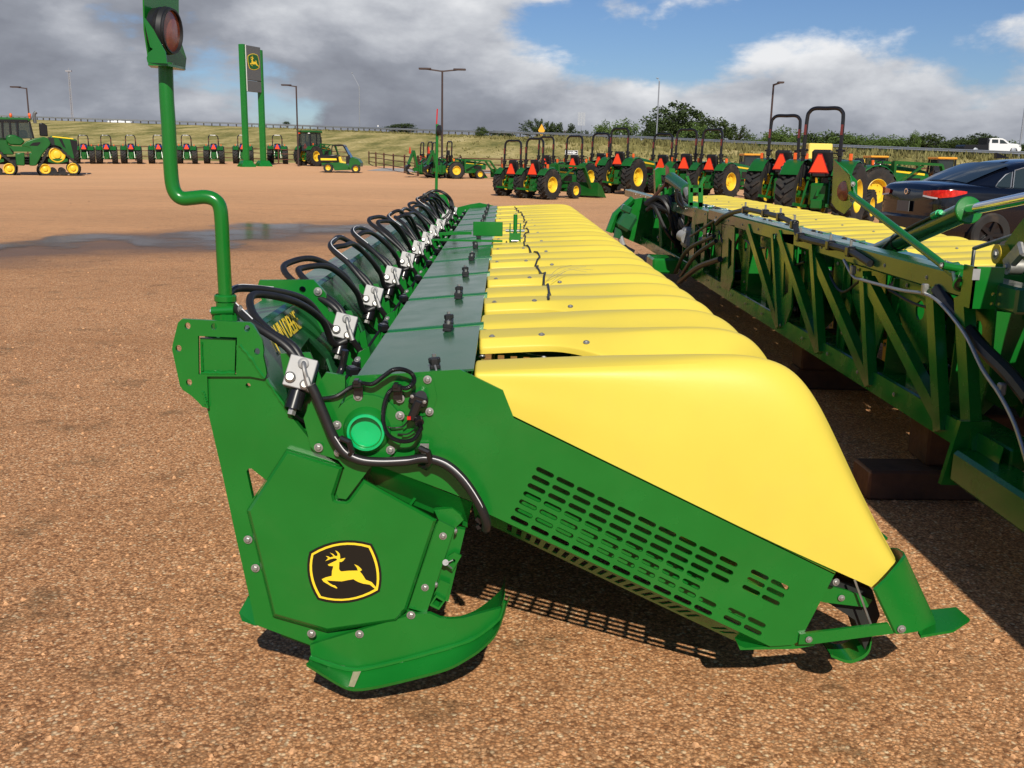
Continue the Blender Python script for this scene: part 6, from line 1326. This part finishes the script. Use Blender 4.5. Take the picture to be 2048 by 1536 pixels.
for x, y, R_ in ((770, 958, .32), (975, 965, .29)):
    for dy in (.1, 1.35):
        c = P(*uz(x, y), UG.y + dy); key = ('u', R_); 
        if key not in TY: TY[key] = (tyre_mesh(R_, .26, R_ * .55, 16, .03), rim_mesh(R_ * .55, .26))
        o = obj('wheel', TY[key][0], None); o.parent = U; o.matrix_parent_inverse = MX.Translation(-U.location); o.location = (c.x, c.y, UG.z + R_); o.rotation_euler = (0, 0, -pi / 2); q = obj('rim', TY[key][1], None); q.parent = o

# ---- dark sedan
def sedan():
    t = thing('sedan', 'dark navy sedan seen from its right rear corner, tail lamp catching the sun', 'car')
    def bd(b, nm, m, par=None, ang=40): o = obj(nm, b.mesh(nm, M[m], ang), None); o.parent = par or t; return o
    # x = forward, y = left; half widths
    st = [(-2.30, .40, .92, .62, .42), (-2.24, .30, 1.03, .80, .44), (-2.0, .24, 1.07, .88, .45), (-1.5, .22, 1.05, .90, .46), (-.8, .20, 1.02, .905, .46), (.2, .20, .98, .905, .46), (1.0, .20, .96, .90, .46), (1.6, .22, .90, .88, .46), (2.1, .26, .80, .80, .44), (2.35, .35, .66, .62, .42)]
    rows = []
    for x, zb, zs, w_, zm in st:
        r = [(w_ * .80, zb), (w_ * .97, zb + .10), (w_, lerp(zb, zs, .45)), (w_ * 1.0, lerp(zb, zs, .62)), (w_ * .985, zs - .10), (w_ * .95, zs - .03), (w_ * .80, zs + .005), (0, zs + .03)]
        rows.append([V((x, -y, z)) for y, z in r] + [V((x, y, z)) for y, z in r[-2::-1]])
    b = MB(); b.loft(rows); b.f.append(tuple(range(15))); b.f.append(tuple(9 * 15 + k for k in range(15))); body = bd(b, 'body', 'carpaint'); subsurf(body, 2)
    # greenhouse
    gh = [(-1.78, 1.05, .62, .70), (-1.45, 1.20, .60, .74), (-1.05, 1.36, .57, .76), (-.55, 1.44, .56, .76), (.0, 1.45, .56, .76), (.42, 1.38, .57, .76), (.85, 1.18, .62, .77), (1.22, .99, .68, .78)]
    rows = []
    for x, z, wt, wbm in gh:
        wt_ = wt; r = [(wbm, .94), (lerp(wbm, wt_, .55), lerp(.95, z, .6)), (wt_ + .02, z - .05), (wt_ - .10, z - .005), (0, z + .012)]; rows.append([V((x, -y, q)) for y, q in r] + [V((x, y, q)) for y, q in r[-2::-1]])
    b = MB(); b.loft(rows); g = bd(b, 'roof', 'carpaint'); subsurf(g, 2)
    def gp(x, v, s_=1, out=.006):
        z = interp([(a[0], a[1]) for a in gh], x); wt = interp([(a[0], a[2]) for a in gh], x); wbm = interp([(a[0], a[3]) for a in gh], x); r = [(wbm, .94), (lerp(wbm, wt, .55), lerp(.95, z, .6)), (wt + .02, z - .05)]
        f = v * 2; i = min(int(f), 1); y, q = lerp(r[i][0], r[i + 1][0], f - i), lerp(r[i][1], r[i + 1][1], f - i); return V((x, -s_ * (y + out), q))
    for s_ in (1, -1):
        for pts, nm in (([(-1.36, .10), (-1.08, .10), (-1.0, .70), (-1.12, .62), (-1.25, .38)], 'quarter_window'), ([(-1.04, .10), (-.10, .10), (-.10, .90), (-.70, .90), (-.96, .76)], 'rear_window'), ([(-.04, .10), (.86, .12), (.55, .75), (.35, .88), (-.04, .90)], 'front_window')):
            q = [gp(x, v, s_, .012) for x, v in pts]; b = MB(); b.prism(q, (0, s_ * .004, 0)); wn_ = bd(b, nm, 'glass'); b = MB(); b.tube([p + V((0, -s_ * .004, 0)) for p in q], .008, 5, closed=True); bd(b, 'trim', 'galv', wn_)
    b = MB(); b.loft([[V((x, y * (.60 if x > -1.5 else .58), interp([(a[0], a[1]) for a in gh], x) + .016 - abs(y) ** 3 * .03)) for y in (-1, -.5, 0, .5, 1)] for x in (-1.70, -1.45, -1.2, -1.0)]); bd(b, 'rear_screen', 'glass')
    b = MB(); b.loft([[V((x, y * .56, interp([(a[0], a[1]) for a in gh], x) + .016 - abs(y) ** 3 * .03)) for y in (-1, -.5, 0, .5, 1)] for x in (.45, .7, .95, 1.15)]); bd(b, 'windscreen', 'glass')
    b = MB(); b.prism([(-.85, -.03, 1.44), (-.62, -.03, 1.455), (-.85, -.03, 1.53)], (0, .06, 0)); bd(b, 'antenna_fin', 'carpaint')
    for s_ in (-1, 1):
        b = MB(); rows = [[V((-2.31, s_ * .45, z)) for z in (.88, .91, .94)], [V((-2.29, s_ * .62, z)) for z in (.86, .91, .955)], [V((-2.24, s_ * .78, z)) for z in (.85, .91, .965)], [V((-2.10, s_ * .885, z)) for z in (.87, .92, .97)], [V((-1.90, s_ * .912, z)) for z in (.925, .94, .955)]]
        b.loft(rows); tl = bd(b, 'tail_lamp', 'redlamp'); b = MB(); b.loft([[V((-2.318, s_ * .46, z)) for z in (.86, .885)], [V((-2.295, s_ * .64, z)) for z in (.84, .865)], [V((-2.26, s_ * .75, z)) for z in (.835, .855)]]); bd(b, 'reversing_lamp', 'stripe', tl)
    b = MB(); b.box((-2.335, 0, .70), (.012, .32, .16)); pl2 = bd(b, 'number_plate', 'grey')
    b = MB(); b.box((-2.30, 0, .45), (.10, 1.3, .25), None, .04); bd(b, 'bumper', 'blackg')
    b = MB(); b.lathe([(.045, 0), (.045, .012), (.03, .012), (.03, 0)], (-2.30, 0, .92), (-1, 0, 0), 16); bd(b, 'badge', 'chrome')
    wm = MB(); wm.lathe([(.20, -.1), (.30, -.11), (.325, -.08), (.325, .08), (.30, .11), (.20, .1)], (0, 0, 0), (0, 1, 0), 28); WT = wm.mesh('wheel', M['tyre']); rmb = MB(); rmb.lathe([(.21, -.09), (.19, -.06), (.05, -.05), (0, -.06)], (0, 0, 0), (0, 1, 0), 20)
    for k in range(5): a = k * 2 * pi / 5; rmb.bar((0, -.075, 0), (cos(a) * .2, -.085, sin(a) * .2), .05, .02, (0, 1, 0))
    RTm = rmb.mesh('rim', M['blackg'])
    for x in (-1.42, 1.35):
        for s_ in (-1, 1): o = obj('wheel', WT, None); o.parent = t; o.location = (x, s_ * .82, .325); q = obj('rim', RTm, None); q.parent = o; q.rotation_euler = (0, 0, 0 if s_ < 0 else pi)
    return t
M['redlamp'] = mat('tail_lamp_red', (.60, .012, .012), .08, spec=.8, var=.4, vscale=25, coat=.6)
car = sedan(); hd_ = rad(10)   # heading measured from +X toward +Y
tc_ = P(1876, 389, 14.6); car.rotation_euler = (0, 0, hd_); off = MX.Rotation(hd_, 3, 'Z') @ V((-2.24, -.72, 0)); car.location = (tc_.x - off.x, tc_.y - off.y, tc_.z - .90)

# ---- white flatbed pickup on the highway
def ppx(x, y): return (1640 + x / 5.02, 200 + y / 5.02)
PD = 108
PKc = P(*ppx(1740, 520), PD); PK = thing('pickup', 'white crew-cab pickup with black flatbed driving on the highway', 'pickup', PKc)
def pk(name, pts, y0, y1, m, bev=0):
    q = [P(*ppx(*p), PD) for p in pts]; b = MB(); b.prism([p + V((0, y0, 0)) for p in q], (0, y1 - y0, 0)); o = b.build(name, M[m], PK, 30)
    if bev: md = o.modifiers.new('b', 'BEVEL'); md.width = bev; md.segments = 2; md.limit_method = 'ANGLE'
    return o
pk('cab', [(1695, 515), (1698, 440), (1712, 392), (1735, 382), (1835, 385), (1865, 400), (1905, 435), (1985, 442), (2015, 455), (2025, 490), (2015, 515), (1985, 518), (1970, 490), (1945, 482), (1920, 490), (1905, 520)], 0, 2.0, 'white', .06)
pk('window', [(1728, 395), (1790, 396), (1790, 432), (1725, 432)], -.015, 2.01, 'glass'); pk('window', [(1806, 397), (1840, 402), (1885, 438), (1806, 438)], -.015, 2.01, 'glass')
pk('flatbed', [(1445, 465), (1460, 448), (1690, 448), (1690, 500), (1600, 500), (1595, 485), (1560, 475), (1530, 490), (1525, 500), (1440, 500)], -.05, 2.05, 'blackg'); pk('headache_rack', [(1680, 378), (1700, 380), (1692, 450), (1675, 450)], 0, 2.0, 'blackg')
for x in (1562, 1945):
    for dy in (.0, 1.8): c = P(*ppx(x, 503), PD + dy); b = MB(); b.lathe([(.12, .05), (.30, .0), (.42, .02), (.42, .25), (.2, .25)], c, (0, 1, 0), 18); w_ = b.build('wheel', M['tyre'], PK); b = MB(); b.lathe([(.26, .0), (.22, -.01), (.05, -.02), (0, -.02)], c, (0, 1, 0), 14); b.build('rim', M['galv'], w_)
pk('head_lamp', [(2000, 455), (2018, 458), (2020, 472), (2002, 470)], -.02, .3, 'alu')
# white car roofs passing behind the rail at the left
CG = P(230, 243, 222); t = thing('passing_van', 'white vehicle roof passing behind the guardrail at the left', 'car', CG - V((0, 0, 1.2)))
b = MB(); b.box(CG + V((0, 3, -.25)), (5.2, 1.8, .9), None, .2); b.build('body', M['white'], t); b = MB(); b.box(CG + V((-.3, 3, .35)), (1.6, 1.6, .5), None, .15); b.build('roof', M['white'], t)

# ---- skid steers
def skid(px, py, D, label, sc=.86):
    c = P(px, py, D); c.z = gz(c.x, c.y); t = thing('skid_steer', label, 'skid steer', c, 'ochre skid steer loaders')
    def bd(b, nm, m, par=None):
        for i, v in enumerate(b.v): b.v[i] = (v[0] * sc + c.x, v[1] * sc + c.y, v[2] * sc + c.z)
        return b.build(nm, M[m], par or t)
    b = MB(); b.box((0, 0, .75), (1.1, 1.9, .75), None, .08); bd(b, 'body', 'cyellow'); b = MB(); b.box((0, -.98, .95), (.85, .06, .75), None, .03); bd(b, 'rear_door', 'blackg')
    for x in (-.5, .5):
        for y in (-.5, .7): b = MB(); b.bar((x, y, 1.1), (x * .95, y, 2.0), .08, .08, (0, 1, 0)); bd(b, 'cab_pillar', 'blackg')
    b = MB(); b.box((0, .1, 2.05), (1.1, 1.4, .12), None, .04); bd(b, 'roof', 'cyellow'); b = MB(); b.box((0, .1, 1.55), (.86, 1.05, .85)); bd(b, 'cab_glass', 'glass')
    for s_ in (-1, 1):
        b = MB(); b.bar((s_ * .66, -.9, 1.35), (s_ * .66, 1.3, .9), .12, .22, (1, 0, 0)); b.bar((s_ * .66, -.85, .6), (s_ * .66, -.75, 1.6), .14, .3, (1, 0, 0)); bd(b, 'lift_arm', 'cyellow' if s_ > 0 else 'blackg')
        for y in (-.55, .6): b = MB(); b.lathe([(.1, -.14), (.4, -.14), (.42, 0), (.4, .14), (.1, .14)], (s_ * .78, y, .42), (1, 0, 0), 18); bd(b, 'wheel', 'tyre')
    return t
skid(1885, 330, 48, 'ochre and black skid steer seen from behind above the dark car roof'); skid(2050, 335, 46, 'ochre skid steer cut off by the right edge of the picture'); skid(1752, 322, 52, 'ochre skid steer roof showing behind the folded roll bar'); skid(1500, 325, 54, 'ochre skid steer cab between roll bars behind the hood of the wide tractor')
# yellow equipment box with deer badge
c = P(1637, 303, 40); t = thing('equipment_box', 'pale yellow box with deer badge behind the tallest roll bar', 'box', (c.x, c.y, gz(c.x, c.y))); b = MB(); b.box(c, (.95, .5, .62), None, .04); b.build('housing', mat('pale_yellow', (.78, .62, .12), .5), t)
emblem(t, c + V((.02, -.25, -.06)), (1, 0, 0), (0, 0, 1), .34)
b = MB(); b.box((c.x, c.y, (gz(c.x, c.y) + c.z - .35) / 2), (.9, .4, c.z - .35 - gz(c.x, c.y) + .05)); b.build('stand', M['black'], t)

# ---- two birds on the yard
for px, py, lb, fl_ in ((142, 408, 'left of two small brown birds on the gravel near the left edge', 1), (178, 404, 'right of two small brown birds on the gravel near the left edge', -1)):
    g = G(px, py); s_ = g.y / F * 9
    b = MB(); b.sphere((0, 0, 0), (.50, .2, .22)); o_ = MB(); t = thing('bird', lb, 'bird', g, 'birds on the gravel')
    bm_ = bpy.data.materials.get('bird_brown') or mat('bird_brown', (.10, .07, .05), .8)
    def mk(pts, nm, m):
        bb = MB()
        for c_, r_ in pts: bb.sphere(g + V((c_[0] * fl_, c_[1], c_[2] + .5)) * s_ * 0 + g * 0 + V((g.x + c_[0] * fl_ * s_, g.y + c_[1] * s_, g.z + (c_[2] + .42) * s_)), (r_[0] * s_, r_[1] * s_, r_[2] * s_), 10, 7)
        return bb.build(nm, m, t)
    mk([((0, 0, 0), (.42, .2, .2)), ((.3, 0, .16), (.16, .12, .16)), ((.36, 0, .28), (.11, .1, .1)), ((-.42, 0, -.05), (.22, .06, .05))], 'body', bm_); mk([((.05, -.06, -.09), (.3, .17, .13))], 'breast', M['white'])
    bb = MB()
    for s2 in (-.06, .06): bb.cyl((g.x, g.y + s2 * s_, g.z), (g.x, g.y + s2 * s_, g.z + .3 * s_), .02 * s_, n=5)
    bb.build('leg', bm_, t)
